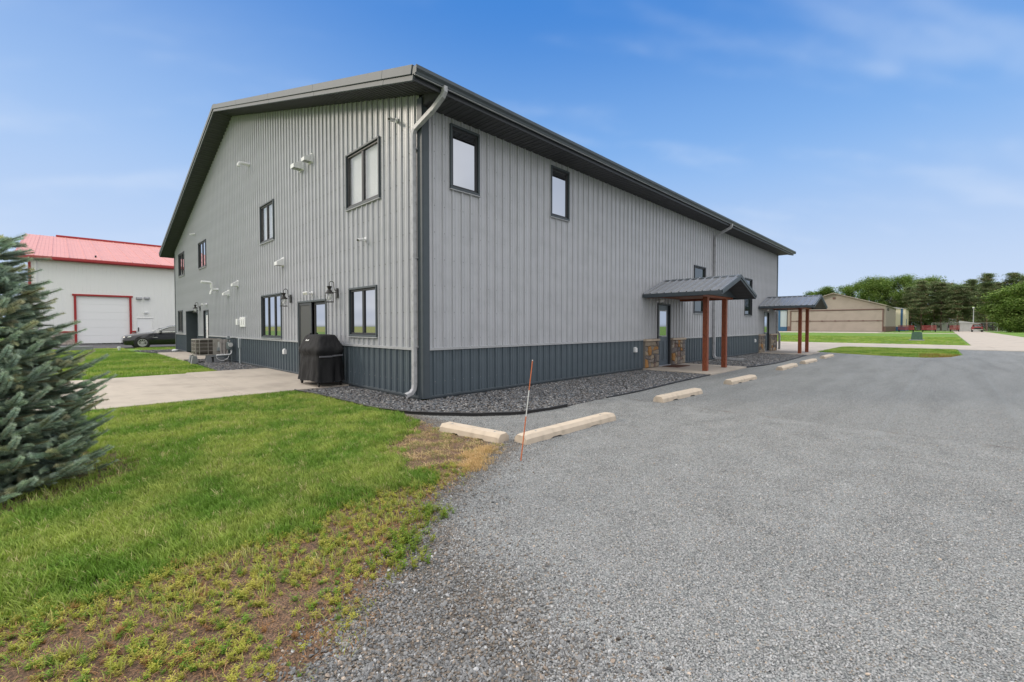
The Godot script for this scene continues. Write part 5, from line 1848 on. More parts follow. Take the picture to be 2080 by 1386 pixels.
func spruce() -> void:
	var at := Vector3(-5.13, GY, 1.09)
	var t := thing("blue_spruce", "young blue spruce with stiff spreading branches at the left edge of the lawn", "tree", at)
	var H := 2.30
	var shape := Curve.new()
	for q: Vector2 in [Vector2(0.0, 0.98), Vector2(0.10, 1.0), Vector2(0.25, 0.95), Vector2(0.38, 0.80), Vector2(0.52, 0.58), Vector2(0.68, 0.38), Vector2(0.82, 0.18), Vector2(1.0, 0.04)]: shape.add_point(q)
	var trunk := MB.new()
	trunk.tube(PackedVector3Array([Vector3(0, -0.05, 0), Vector3(0.01, 1.0, 0.0), Vector3(-0.01, 2.2, 0.01), Vector3(0, H - 0.1, 0)]), PackedFloat32Array([0.065, 0.05, 0.028, 0.006]), 10)
	obj("trunk", trunk, M.bark, t)
	var r := RandomNumberGenerator.new()
	r.seed = 12
	var where := [[], []]
	var tints := [[], []]
	var put := func(p: Vector3, d: Vector3, s: float, v: float) -> void:
		var up := Vector3.UP if absf(d.y) < 0.95 else Vector3.RIGHT
		var b := Basis.looking_at(d, up) * Basis(Vector3.BACK, r.randf_range(-0.5, 0.5))
		var k := r.randi() % 2
		where[k].append(Transform3D(b.scaled_local(Vector3(1.2, 1.2, s)), p))
		var fresh := 1.0 if r.randf() < 0.8 else 1.22
		tints[k].append(Color(v * fresh, v * r.randf_range(0.96, 1.03), v * r.randf_range(0.86, 1.04) / fresh))
	var h := 0.09
	var whorl := 0
	while h < H - 0.15:
		var reach := 0.72 * shape.sample(h / H)
		var n := 11 if h < 1.8 else 7
		for k in n:
			var az := TAU * (k + 0.5 * (whorl % 2)) / n + r.randf_range(-0.22, 0.22)
			var L0 := reach * r.randf_range(0.74, 1.12)
			var out := Vector3(cos(az), 0, sin(az))
			var rise := lerpf(-0.10, 0.14, h / H) + r.randf_range(-0.06, 0.06)
			var sag := 0.16 if h < 1.2 else 0.06
			var path := PackedVector3Array()
			var nseg := 9
			for i in nseg + 1:
				var f := float(i) / nseg
				path.append(Vector3(0, h, 0) + out * L0 * f + Vector3.UP * L0 * (rise * f - sag * 4.0 * f * (1.0 - f) * 0.6 + 0.07 * pow(f, 3.0)))
			var br := MB.new()
			br.tube(path, PackedFloat32Array([0.020 * L0 + 0.004, 0.017 * L0, 0.015 * L0, 0.013 * L0, 0.011 * L0, 0.009 * L0, 0.007 * L0, 0.005, 0.004, 0.003]), 5, false)
			obj("branch", br, M.bark, t)
			var cv := Curve3D.new()
			for p in path: cv.add_point(p)
			var len := cv.get_baked_length()
			var x := len * 0.22
			var side := 1.0
			while x < len - 0.02:
				var p := cv.sample_baked(x)
				var d := (cv.sample_baked(minf(x + 0.05, len)) - cv.sample_baked(x - 0.02)).normalized()
				var f := x / len
				put.call(p, (d + Vector3(0, 0.12, 0)).normalized(), r.randf_range(0.8, 1.1), r.randf_range(0.75, 1.1))
				var lat := d.cross(Vector3.UP).normalized() * side
				var bl := (0.10 + 0.36 * (1.0 - f)) * clampf(L0, 0.6, 1.3) * r.randf_range(0.7, 1.2)
				var dir := (lat * 0.85 + d * r.randf_range(0.5, 0.9) + Vector3(0, r.randf_range(-0.16, 0.12), 0)).normalized()
				var q := p
				var run := 0.0
				while run < bl:
					put.call(q, dir, r.randf_range(0.75, 1.05), r.randf_range(0.55, 1.30))
					if run > 0.06 and r.randf() < 0.55:
						var s2 := dir.cross(Vector3.UP).normalized() * (1.0 if r.randf() < 0.5 else -1.0)
						put.call(q, (dir * 0.8 + s2 * 0.75 + Vector3(0, r.randf_range(-0.15, 0.2), 0)).normalized(), r.randf_range(0.55, 0.9), r.randf_range(0.7, 1.15))
					q += dir * 0.115
					dir = (dir + Vector3(r.randf_range(-0.15, 0.15), r.randf_range(-0.10, 0.14), r.randf_range(-0.15, 0.15)) + d * 0.10).normalized()
					run += 0.115
				side = -side
				x += 0.045
			var e := path[nseg]
			var de := (path[nseg] - path[nseg - 1]).normalized()
			for q in 2:
				put.call(e + de * 0.10 * q - de * 0.06, (de + Vector3(0, 0.12, 0)).normalized(), 1.05, 1.1)
		h += 0.095
		whorl += 1
	put.call(Vector3(0, H - 0.25, 0), Vector3.UP, 1.8, 1.0)
	for k in 2: scatter("needles", shoot(500 + k), M.needle, where[k], tints[k], t)
	var r2 := RandomNumberGenerator.new()
	r2.seed = 3
	var w := []
	var c := []
	for i in 2600:                        # shed needles under the tree
		var a := r2.randf() * TAU
		var d := 1.3 * sqrt(r2.randf())
		var v := r2.randf_range(0.6, 1.2)
		w.append(Transform3D(Basis(Vector3.UP, r2.randf() * TAU).scaled(Vector3(1.6, 0.22, 1.6)), Vector3(at.x + cos(a) * d, GY + 0.036, at.z + sin(a) * d)))
		c.append(Color(0.26 * v, 0.15 * v, 0.075 * v))
	scatter("litter", tuft(360, 9, 0.05, 0.003, 0.05), M.blade, w, c, stuff("needle_litter", "brown needle litter on the ground under the blue spruce", "litter"))

# ---------------------------------------------------------------- neighbours

func red_building() -> void:
	var b := thing("white_building", "white metal building with a red roof and a tall white garage door", "building")
	var f := Face.new(Vector3(0, 0, -41.0), Vector3.RIGHT, Vector3.BACK)
	var x0 := -6.25
	var x1 := 16.0
	var door := [-3.80, -0.70, 0.0, 3.68]
	var man := [-0.28, 0.84, 0.0, 2.08]
	var top := func(_u: float) -> float: return 6.36
	clad(b, f.at, f.U, f.N, x0 + 0.1, x1, 0.96, top, [[door[0], door[1], -1, door[3]], [man[0], man[1], -1, man[3]]], M.whitesteel, RIB * 4.0, 0.012)
	var core := MB.new()
	core.box(Vector3(x0, GY, -75.0), Vector3(x1, 6.3, -41.35))
	core.prism(PackedVector2Array([Vector2(-75.0, 6.3), Vector2(-41.35, 6.3), Vector2(-58.2, 10.0)]), Vector3(x1, 0, 0), Vector3.BACK, Vector3.UP, x1 - x0)
	core.box(Vector3(x0, GY, -41.34), Vector3(door[0] - 0.02, 0.9, -41.03))
	core.box(Vector3(x0, 0.9, -41.34), Vector3(x0 + 0.1, 6.3, -41.0))
	obj("wall_core", core, M.whitesteel, b)
	for q in [[x0, door[0] - 0.13], [door[1] + 0.13, man[0] - 0.05], [man[1] + 0.05, x1]]:
		var row := 0
		var y := GY
		while y < 0.88:                            # pale split-face brick below
			var x: float = q[0] + (0.0 if row % 2 == 0 else -0.2)
			while x < q[1]:
				var xa := maxf(x, q[0])
				var xb := minf(x + 0.39, q[1])
				if xb - xa > 0.05:
					var mb := MB.new()
					f.box(mb, xa + 0.005, xb - 0.005, y + 0.005, y + 0.145, -0.02, 0.05 + 0.01 * fposmod(x * 7.3 + row * 3.1, 1.0))
					obj("brick", mb, M.palestone, b)
				x += 0.40
			y += 0.15
			row += 1
		var led := MB.new()
		f.box(led, q[0], q[1], 0.86, 0.96, -0.02, 0.09)
		obj("ledge", led, M.redtrim, b)
	var d := node("garage_door", b)
	for k in 6:
		var p := MB.new()
		f.box(p, door[0], door[1], 0.01 + k * 0.612, 0.01 + k * 0.612 + 0.606, -0.10, -0.05)
		obj("door_panel", p, M.whitedoor, d)
	var fr := MB.new()
	f.box(fr, door[0] - 0.14, door[0] - 0.002, 0.0, door[3] + 0.02, -0.1, 0.07)
	f.box(fr, door[1] + 0.002, door[1] + 0.14, 0.0, door[3] + 0.02, -0.1, 0.07)
	f.box(fr, door[0] - 0.22, door[1] + 0.22, door[3] + 0.021, door[3] + 0.16, -0.1, 0.09)
	obj("door_frame", fr, M.redtrim, d)
	var e := node("entry_door", b)
	var em := MB.new()
	f.box(em, man[0] + 0.06, man[1] - 0.06, 0.0, man[3] - 0.06, -0.06, -0.02)
	obj("door_leaf", em, M.whitedoor, e)
	var ef := MB.new()
	f.ring(ef, man[0], man[1], -0.06, man[3], 0.058, -0.07, 0.03)
	obj("door_frame", ef, M.whitesteel, e)
	var hd := MB.new()
	f.box(hd, man[0] + 0.10, man[0] + 0.16, 0.92, 1.25, -0.02, 0.06)
	obj("handle", hd, M.iron, e)
	for q in [[-0.08, 3.66], [0.42, 3.70]]:
		var v := MB.new()
		hood(v, f, q[0], q[1], 0.32, 0.16, 0.22)
		obj("vent_hood", v, M.cap, b)
	var lp := MB.new()
	f.box(lp, 0.24, 0.48, 2.42, 2.54, 0.0, 0.14)
	obj("door_lamp", lp, M.white, b)
	var ct := MB.new()
	ct.box(Vector3(x0 - 0.03, GY, -41.15), Vector3(x0 + 0.12, 6.36, -40.97))
	obj("corner_trim", ct, M.redtrim, b)
	var ds := MB.new()
	ds.box(Vector3(x0 + 0.30, 0.1, -40.98), Vector3(x0 + 0.40, 6.3, -40.88))
	obj("downspout", ds, M.whitesteel, b)
	for y: float in [6.05, 4.3]:
		var lt := MB.new()
		lt.box(Vector3(x0 - 0.42, y, -41.5), Vector3(x0 - 0.02, y + 0.3, -41.2))
		obj("wall_lamp", lt, M.white if y > 5 else M.galv, b)
	# the roof facing us, sheet by sheet
	var rf := node("roof", b)
	var ye := 6.52
	var yr := 10.5
	var ze := -40.55
	var zr := -58.2
	var x := x0 - 0.66
	while x < x1:
		var xb := minf(x + 0.9144, x1)
		var mb := MB.new()
		mb.quad(Vector3(x, ye, ze), Vector3(xb, ye, ze), Vector3(xb, yr, zr), Vector3(x, yr, zr))
		mb.quad(Vector3(x, yr, zr), Vector3(xb, yr, zr), Vector3(xb, ye, 2 * zr - ze), Vector3(x, ye, 2 * zr - ze))
		mb.bar(Vector3(x + 0.02, ye + 0.014, ze), Vector3(x + 0.02, yr + 0.014, zr), 0.05, 0.05)
		for k in range(1, 4): mb.bar(Vector3(x + 0.02 + k * RIB, ye + 0.006, ze), Vector3(x + 0.02 + k * RIB, yr + 0.006, zr), 0.03, 0.018)
		obj("roof_panel", mb, M.redroof, rf)
		x = xb
	var fa := MB.new()
	fa.box(Vector3(x0 - 0.70, 6.26, ze - 0.02), Vector3(x1, 6.50, ze + 0.05))
	fa.box(Vector3(x0 - 0.70, 6.30, ze + 0.05), Vector3(x1, 6.44, ze + 0.14))
	fa.box(Vector3(x0 - 0.69, 6.26, -41.0), Vector3(x1, 6.30, ze - 0.02))
	obj("gutter", fa, M.redtrim, rf)
	var rk := MB.new()
	rk.bar(Vector3(x0 - 0.68, ye - 0.08, ze), Vector3(x0 - 0.68, yr - 0.08, zr), 0.04, 0.20)
	obj("rake_trim", rk, M.redtrim, rf)
	var rc := MB.new()
	rc.box(Vector3(x0 + 1.4, yr - 0.02, zr - 0.2), Vector3(x1, yr + 0.16, zr + 0.2))
	obj("ridge_vent", rc, M.redtrim, rf)
	var st := MB.new()
	st.tube(PackedVector3Array([Vector3(-2.6, 6.6, -42.2), Vector3(-2.6, 7.05, -42.2)]), PackedFloat32Array([0.06]), 8)
	obj("vent_stack", st, M.iron, rf)

func car() -> void:
	var t := thing("parked_car", "black sedan parked on the asphalt before the white building", "car", Vector3(0.45, GY + 0.006, -30.75))
	# the body as a loft along its length: [x, floor y, belt y, half width at belt]
	var st := [[-2.42, 0.34, 0.62, 0.55], [-2.38, 0.24, 0.72, 0.72], [-2.25, 0.20, 0.80, 0.82], [-1.9, 0.19, 0.88, 0.89], [-1.5, 0.19, 0.94, 0.92], [-0.95, 0.19, 1.00, 0.93], [-0.3, 0.19, 1.01, 0.93], [0.5, 0.19, 1.02, 0.93], [1.2, 0.20, 1.04, 0.92], [1.8, 0.21, 1.06, 0.90], [2.2, 0.24, 1.06, 0.84], [2.42, 0.32, 1.00, 0.74], [2.47, 0.42, 0.92, 0.62]]
	var rows := []
	for s in st:
		var w: float = s[3]
		var lo: float = s[1]
		var hi: float = s[2]
		var m := (lo + hi) / 2
		var ring := []
		for q in [[-w * 0.86, lo], [-w * 0.985, lo + 0.06], [-w, m - 0.03], [-w * 0.985, m + 0.06], [-w * 0.95, hi - 0.05], [-w * 0.80, hi], [0.0, hi + 0.03], [w * 0.80, hi], [w * 0.95, hi - 0.05], [w * 0.985, m + 0.06], [w, m - 0.03], [w * 0.985, lo + 0.06], [w * 0.86, lo]]:
			ring.append(Vector3(s[0], q[1], -q[0]))
		rows.append(ring)
	var body := MB.new()
	rows.reverse()
	body.grid(rows, true)
	for e in [0, rows.size() - 1]:
		for k in range(1, 12):
			if e > 0: body.tri(rows[e][0], rows[e][k], rows[e][k + 1])
			else: body.tri(rows[e][0], rows[e][k + 1], rows[e][k])
	obj("body", body, M.carpaint, t)
	# the cabin: glass below, roof above
	var cab := [[-0.98, 0.98, 0.72], [-0.50, 1.22, 0.70], [0.0, 1.40, 0.66], [0.45, 1.455, 0.64], [0.95, 1.45, 0.64], [1.40, 1.36, 0.66], [1.75, 1.22, 0.68], [2.08, 1.07, 0.70]]
	var gl := []
	for s in cab:
		var y: float = s[1]
		var w: float = s[2]
		gl.append([Vector3(s[0], 0.97, 0.86), Vector3(s[0], maxf(0.98, lerpf(0.97, y, 0.92)), lerpf(0.86, w, 0.92)), Vector3(s[0], y, w * 0.86), Vector3(s[0], y + 0.02, 0.0), Vector3(s[0], y, -w * 0.86), Vector3(s[0], maxf(0.98, lerpf(0.97, y, 0.92)), -lerpf(0.86, w, 0.92)), Vector3(s[0], 0.97, -0.86)])
	gl.reverse()
	var glass := MB.new()
	glass.grid(gl, true)
	obj("window_glass", glass, M.carglass, t)
	var rf := MB.new()
	var rr := []
	for s in cab.slice(1, 7):
		rr.append([Vector3(s[0], s[1] - 0.02, s[2] * 0.90), Vector3(s[0], s[1] + 0.012, s[2] * 0.84), Vector3(s[0], s[1] + 0.034, 0.0), Vector3(s[0], s[1] + 0.012, -s[2] * 0.84), Vector3(s[0], s[1] - 0.02, -s[2] * 0.90)])
	rr.reverse()
	rf.grid(rr, true)
	obj("roof", rf, M.carpaint, t)
	for sd: float in [1.0, -1.0]:
		var trim := MB.new()
		var p := PackedVector3Array()
		for s in [[-0.80, 1.06], [-0.40, 1.24], [0.05, 1.375], [0.5, 1.42], [0.95, 1.415], [1.40, 1.33], [1.85, 1.14]]:
			p.append(Vector3(s[0], s[1], sd * (0.86 - (s[1] - 0.97) * 0.45 + 0.012)))
		trim.tube(p, PackedFloat32Array([0.014]), 6)
		trim.tube(PackedVector3Array([Vector3(-0.75, 1.005, sd * 0.885), Vector3(1.8, 1.05, sd * 0.87)]), PackedFloat32Array([0.014]), 6)
		obj("chrome_trim", trim, M.chrome, t)
		for x: float in [0.42, 1.25]:
			var pl := MB.new()
			pl.bar(Vector3(x, 1.01, sd * 0.872), Vector3(x + 0.03, 1.40, sd * 0.70), 0.07, 0.02, Vector3.RIGHT)
			obj("door_pillar", pl, M.carpaint, t)
		var mr := MB.new()
		mr.chamfered(Transform3D(Basis(), Vector3(-0.55, 1.04, sd * 0.98)), Vector3(0.14, 0.11, 0.16), 0.03)
		obj("side_mirror", mr, M.carpaint, t)
		var hl := MB.new()
		hl.chamfered(Transform3D(Basis(Vector3.UP, sd * -0.45) * Basis(Vector3.BACK, 0.20), Vector3(-2.16, 0.70, sd * 0.76)), Vector3(0.36, 0.07, 0.10), 0.02)
		obj("headlight", hl, M.lamp, t)
		var fg := MB.new()
		fg.chamfered(Transform3D(Basis(Vector3.UP, sd * -0.5), Vector3(-2.24, 0.42, sd * 0.72)), Vector3(0.20, 0.05, 0.06), 0.015)
		obj("fog_light", fg, M.lamp, t)
		var bd := MB.new()
		bd.box(Vector3(-0.95, 0.655, sd * 0.925 - 0.006), Vector3(-0.70, 0.675, sd * 0.925 + 0.010))
		obj("fender_badge", bd, M.chrome, t)
		var hn := MB.new()
		hn.box(Vector3(0.28, 0.90, sd * 0.925 - 0.02), Vector3(0.48, 0.925, sd * 0.925 + 0.012))
		obj("door_handle", hn, M.carpaint, t)
		for x: float in [-1.48, 1.38]:
			var w := node("wheel", t)
			var tx := Transform3D(Basis(Vector3.RIGHT, PI / 2 * sd), Vector3(x, 0.335, sd * 0.84))
			var ty := MB.new()
			ty.lathe(PackedVector2Array([Vector2(0.23, -0.11), Vector2(0.32, -0.11), Vector2(0.335, -0.09), Vector2(0.335, 0.09), Vector2(0.315, 0.108), Vector2(0.235, 0.10)]), tx, 28)
			obj("tyre", ty, M.rubber, w)
			var ar := MB.new()
			ar.lathe(PackedVector2Array([Vector2(0.43, -0.10), Vector2(0.43, 0.05), Vector2(0.34, 0.055)]), tx, 24)
			obj("wheel_arch", ar, M.rubber, w)
			var rim := MB.new()
			rim.lathe(PackedVector2Array([Vector2(0.235, 0.09), Vector2(0.24, 0.104), Vector2(0.215, 0.104), Vector2(0.205, 0.06), Vector2(0.0, 0.05)]), tx, 28)
			for k in 10:
				var a := TAU * k / 10.0
				rim.bar(tx * Vector3(cos(a) * 0.03, 0.088, sin(a) * 0.03), tx * Vector3(cos(a + 0.07) * 0.215, 0.098, sin(a + 0.07) * 0.215), 0.030, 0.02, tx.basis.y)
			rim.lathe(PackedVector2Array([Vector2(0.05, 0.085), Vector2(0.045, 0.108), Vector2(0, 0.11)]), tx, 14)
			obj("rim", rim, M.alloy, w)
	var gr := MB.new()
	gr.chamfered(Transform3D(Basis(Vector3.BACK, 0.1), Vector3(-2.37, 0.50, 0)), Vector3(0.06, 0.26, 1.0), 0.02)
	obj("grille", gr, M.rubber, t)

func hangar() -> void:
	var b := thing("tan_hangar", "tan metal hangar with a wide two-leaf folding door across the field", "building")
	var f := Face.new(Vector3(137.0, 0, 0), Vector3.BACK, Vector3.LEFT)
	var z0 := -24.7
	var z1 := -3.85
	var core := MB.new()
	core.prism(PackedVector2Array([Vector2(z0, GY), Vector2(z1, GY), Vector2(z1, 6.45), Vector2((z0 + z1) / 2, 9.85), Vector2(z0, 6.45)]), Vector3(168.0, 0, 0), Vector3.BACK, Vector3.UP, 31.0)
	obj("wall", core, M.hangar, b)
	var band := MB.new()
	f.box(band, z0 - 0.05, -24.05, GY, 1.3, -0.05, 0.08)
	f.box(band, -4.25, z1 + 0.06, GY, 1.3, -31.0, 0.08)
	obj("base_band", band, M.hangardark, b)
	var dr := node("folding_door", b)
	for k in 2:
		var p := MB.new()
		f.box(p, -23.8, -4.4, 0.05 + k * 2.68, 2.66 + k * 2.68, 0.06, 0.16)
		obj("door_leaf", p, M.hangar, dr)
	var h := MB.new()
	f.box(h, -23.9, -4.3, 2.64, 2.80, 0.1, 0.26)
	f.box(h, -24.05, -23.8, 0.0, 5.65, 0.0, 0.24)
	f.box(h, -4.4, -4.2, 0.0, 5.65, 0.0, 0.24)
	f.box(h, -24.05, -4.2, 5.45, 5.66, 0.0, 0.3)
	for k in 7: f.box(h, -22.6 + k * 2.85, -22.2 + k * 2.85, 2.60, 2.86, 0.2, 0.36)
	obj("door_frame", h, M.hangardark, dr)
	var rf := node("roof", b)
	for sd: float in [1.0, -1.0]:
		var zm := (z0 + z1) / 2
		var mb := MB.new()
		mb.bar(Vector3(152.2, 6.50 - 0.1, zm + sd * 10.75), Vector3(152.2, 9.98, zm), 32.2, 0.16)
		obj("roof_panel", mb, M.hangar, rf)
	var v := MB.new()
	f.box(v, -14.5, -13.9, 8.4, 8.9, 0.0, 0.1)
	obj("gable_vent", v, M.hangardark, b)
	for k in 3:
		var w := MB.new()
		w.box(Vector3(141.5 + k * 2.2, 5.3, z1 - 0.02), Vector3(142.5 + k * 2.2, 6.0, z1 + 0.06))
		obj("window", w, M.darkglass, b)
	for q in [["blue_white_building", "pale building with blue trim just left of the tan hangar", -31.0, -25.6, 140.0, 5.9, M.paleblue], ["cream_building", "cream building with blue corner trim behind the tan hangar's right side", -12.0, -1.9, 172.0, 6.6, M.cream]]:
		var o := thing(q[0], q[1], "building")
		var m := MB.new()
		m.box(Vector3(q[4], GY, q[2]), Vector3(q[4] + 16.0, q[5], q[3]))
		obj("wall", m, q[6], o)
		var tr := MB.new()
		tr.box(Vector3(q[4] - 0.06, GY, q[2] - 0.05), Vector3(q[4] + 0.1, 1.2, q[3] + 0.05))
		tr.box(Vector3(q[4] - 0.08, 1.2, q[3] - (2.2 if q[4] < 150 else 1.1)), Vector3(q[4] + 0.1, q[5], q[3] - (1.6 if q[4] < 150 else 0.6)))
		tr.box(Vector3(q[4] + 0.1, GY, q[3]), Vector3(q[4] + 16.0, 1.2, q[3] + 0.08))
		tr.box(Vector3(q[4] + 3.0, 1.2, q[3]), Vector3(q[4] + 4.2, 3.6, q[3] + 0.08))
		obj("trim", tr, M.bluetrim, o)
		var r2 := MB.new()
		r2.prism(PackedVector2Array([Vector2(q[2] - 0.4, q[5]), Vector2(q[3] + 0.4, q[5]), Vector2((q[2] + q[3]) / 2, q[5] + 0.9)]), Vector3(q[4] + 16.3, 0, 0), Vector3.BACK, Vector3.UP, 16.6)
		obj("roof", r2, M.bluetrim if q[4] < 150 else M.galv, o)

func far_things() -> void:
	var g := thing("utility_box", "green utility box standing in the grass across the road", "utility box", Vector3(53.9, GY, 4.85))
	var m := MB.new()
	m.prism(PackedVector2Array([Vector2(-0.42, 0.10), Vector2(0.42, 0.10), Vector2(0.36, 0.80), Vector2(0.20, 0.86), Vector2(-0.20, 0.86), Vector2(-0.36, 0.80)]), Vector3(0.35, 0, 0), Vector3.BACK, Vector3.UP, 0.7)
	obj("cabinet", m, M.boxgreen, g)
	var p := MB.new()
	p.box(Vector3(-0.45, 0.0, -0.55), Vector3(0.45, 0.10, 0.55))
	obj("pad", p, M.blockgrey, g)
	var tr := thing("red_truck", "red pickup truck facing along the far concrete driveway", "truck", Vector3(152.0, GY + 0.03, 12.3))
	var b := MB.new()
	b.chamfered(Transform3D(Basis(), Vector3(2.6, 0.85, 0)), Vector3(5.2, 0.75, 1.95), 0.12)
	obj("body", b, M.redpaint, tr)
	var cb := MB.new()
	cb.prism(PackedVector2Array([Vector2(-0.92, 1.2), Vector2(0.92, 1.2), Vector2(0.72, 1.85), Vector2(-0.72, 1.85)]), Vector3(3.4, 0, 0), Vector3.BACK, Vector3.UP, 2.0)
	obj("cab", cb, M.redpaint, tr)
	var ws := MB.new()
	ws.prism(PackedVector2Array([Vector2(-0.80, 1.27), Vector2(0.80, 1.27), Vector2(0.66, 1.77), Vector2(-0.66, 1.77)]), Vector3(1.40, 0, 0), Vector3.BACK, Vector3.UP, 0.05)
	obj("windscreen", ws, M.mirror, tr)
	var gr := MB.new()
	gr.box(Vector3(-0.05, 0.65, -0.6), Vector3(0.0, 0.98, 0.6))
	obj("grille", gr, M.rubber, tr)
	var bp := MB.new()
	bp.box(Vector3(-0.12, 0.45, -0.98), Vector3(0.0, 0.62, 0.98))
	obj("bumper", bp, M.chrome, tr)
	for q: Vector2 in [Vector2(0.9, -0.85), Vector2(0.9, 0.85), Vector2(4.2, -0.85), Vector2(4.2, 0.85)]:
		var w := MB.new()
		w.lathe(PackedVector2Array([Vector2(0, -0.12), Vector2(0.38, -0.12), Vector2(0.38, 0.12), Vector2(0, 0.12)]), Transform3D(Basis(Vector3.RIGHT, PI / 2), Vector3(q.x, 0.38, q.y)), 16)
		obj("wheel", w, M.rubber, tr)
	for q in [[140.5, -0.2, 3.0, "red farm wagon parked beside the hangar"], [141.5, 3.9, 2.6, "red farm trailer parked right of the wagon by the hangar"], [158.0, 8.4, 1.9, "small red trailer by the far chain-link fence"]]:
		var t := thing("farm_trailer", q[3], "trailer", Vector3(q[0], GY, q[1]))
		var bed := MB.new()
		bed.box(Vector3(0, 0.55, -q[2] / 2), Vector3(2.2, 0.75, q[2] / 2))
		obj("bed", bed, M.redpaint, t)
		for k in 4:
			var rail := MB.new()
			rail.box(Vector3(0.0, 0.80 + k * 0.22, -q[2] / 2), Vector3(0.06, 0.93 + k * 0.22, q[2] / 2))
			obj("side_board", rail, M.redpaint, t)
		for sd: float in [-1.0, 1.0]:
			var w := MB.new()
			w.lathe(PackedVector2Array([Vector2(0, -0.1), Vector2(0.36, -0.1), Vector2(0.36, 0.1), Vector2(0, 0.1)]), Transform3D(Basis(Vector3.RIGHT, PI / 2), Vector3(0.6, 0.36, sd * (q[2] / 2 - 0.2))), 14)
			obj("wheel", w, M.rubber, t)
		var tg := MB.new()
		tg.bar(Vector3(0, 0.6, 0), Vector3(-1.3, 0.45, 0), 0.10, 0.10)
		obj("tow_bar", tg, M.redpaint, t)
	var wb := thing("long_white_shed", "long low white shed among the pines beyond the fence", "building", Vector3(206.0, GY, 5.2))
	var wm := MB.new()
	wm.box(Vector3(0, 0, -5.9), Vector3(8, 2.6, 5.6))
	obj("wall", wm, M.whitesteel, wb)
	var wr := MB.new()
	wr.prism(PackedVector2Array([Vector2(-0.4, 2.6), Vector2(8.4, 2.6), Vector2(4.0, 4.3)]), Vector3(0, 0, -6.1), Vector3.RIGHT, Vector3.UP, 11.9)
	obj("roof", wr, M.galv, wb)
	for k in 3:
		var wd := MB.new()
		wd.box(Vector3(-0.05, 0.9, -3.4 + k * 2.7), Vector3(0.02, 1.8, -2.2 + k * 2.7))
		obj("window", wd, M.darkglass, wb)
	var gs := thing("grey_shed", "small grey shed right of the long white shed", "building", Vector3(168.0, GY, 11.3))
	var gm := MB.new()
	gm.box(Vector3(0, 0, -1.8), Vector3(5, 2.2, 1.8))
	obj("wall", gm, M.galv, gs)
	var gr2 := MB.new()
	gr2.prism(PackedVector2Array([Vector2(-2.0, 2.2), Vector2(2.0, 2.2), Vector2(-1.9, 2.9)]), Vector3(5.2, 0, 0), Vector3.BACK, Vector3.UP, 5.4)
	obj("roof", gr2, M.galv, gs)
	var lp := thing("yard_lamp", "tall yard lamp with a white head before the dark pines", "lamp", Vector3(170.0, GY, 12.1))
	var lm := MB.new()
	lm.tube(PackedVector3Array([Vector3.ZERO, Vector3(0, 6.3, 0)]), PackedFloat32Array([0.11, 0.08]), 8)
	obj("pole", lm, M.galv, lp)
	var lh := MB.new()
	lh.chamfered(Transform3D(Basis(), Vector3(-0.2, 6.45, 0)), Vector3(0.9, 0.28, 0.5), 0.08)
	obj("lamp_head", lh, M.white, lp)
	# chain-link fence: posts, rails, and the wires of the mesh
	var fe := thing("chain_link_fence", "grey chain-link fence running in front of the pines", "fence", Vector3(160.0, GY, 0))
	for k in 13:
		var po := MB.new()
		po.tube(PackedVector3Array([Vector3(0, 0, 4.0 + k * 3.0), Vector3(0, 2.3, 4.0 + k * 3.0)]), PackedFloat32Array([0.05]), 6)
		obj("post", po, M.galv, fe)
	var ra := MB.new()
	for y: float in [0.1, 2.25]: ra.tube(PackedVector3Array([Vector3(0, y, 4.0), Vector3(0, y, 40.0)]), PackedFloat32Array([0.03]), 5)
	obj("rail", ra, M.galv, fe)
	var wi := MB.new()
	for k in 150:
		var z := 4.0 + k * 0.24
		wi.bar(Vector3(0, 0.1, z), Vector3(0, 2.2, z + 0.01), 0.012, 0.012, Vector3.RIGHT)
	for k in 9: wi.bar(Vector3(0, 0.2 + k * 0.24, 4.0), Vector3(0, 0.2 + k * 0.24, 40.0), 0.012, 0.012)
	obj("wire_mesh", wi, M.galv, fe).set_meta("kind", "stuff")

# ---------------------------------------------------------------- trees

func clump(sd: int, n: int, size: float, leaf: float, flat: float) -> ArrayMesh:
	var r := RandomNumberGenerator.new()
	r.seed = sd
	var mb := MB.new()
	for i in n:
		var p := Vector3(r.randfn(), r.randfn() * flat, r.randfn()) * size * 0.5
		var b := Basis.from_euler(Vector3(r.randf_range(-0.9, 0.9), r.randf() * TAU, r.randf_range(-0.9, 0.9)))
		var l := leaf * r.randf_range(0.6, 1.2)
		mb.quad(p + b * Vector3(-l, 0, 0), p + b * Vector3(0, 0, l * 0.5), p + b * Vector3(l, 0, 0), p + b * Vector3(0, 0, -l * 0.5))
	return mb.mesh()

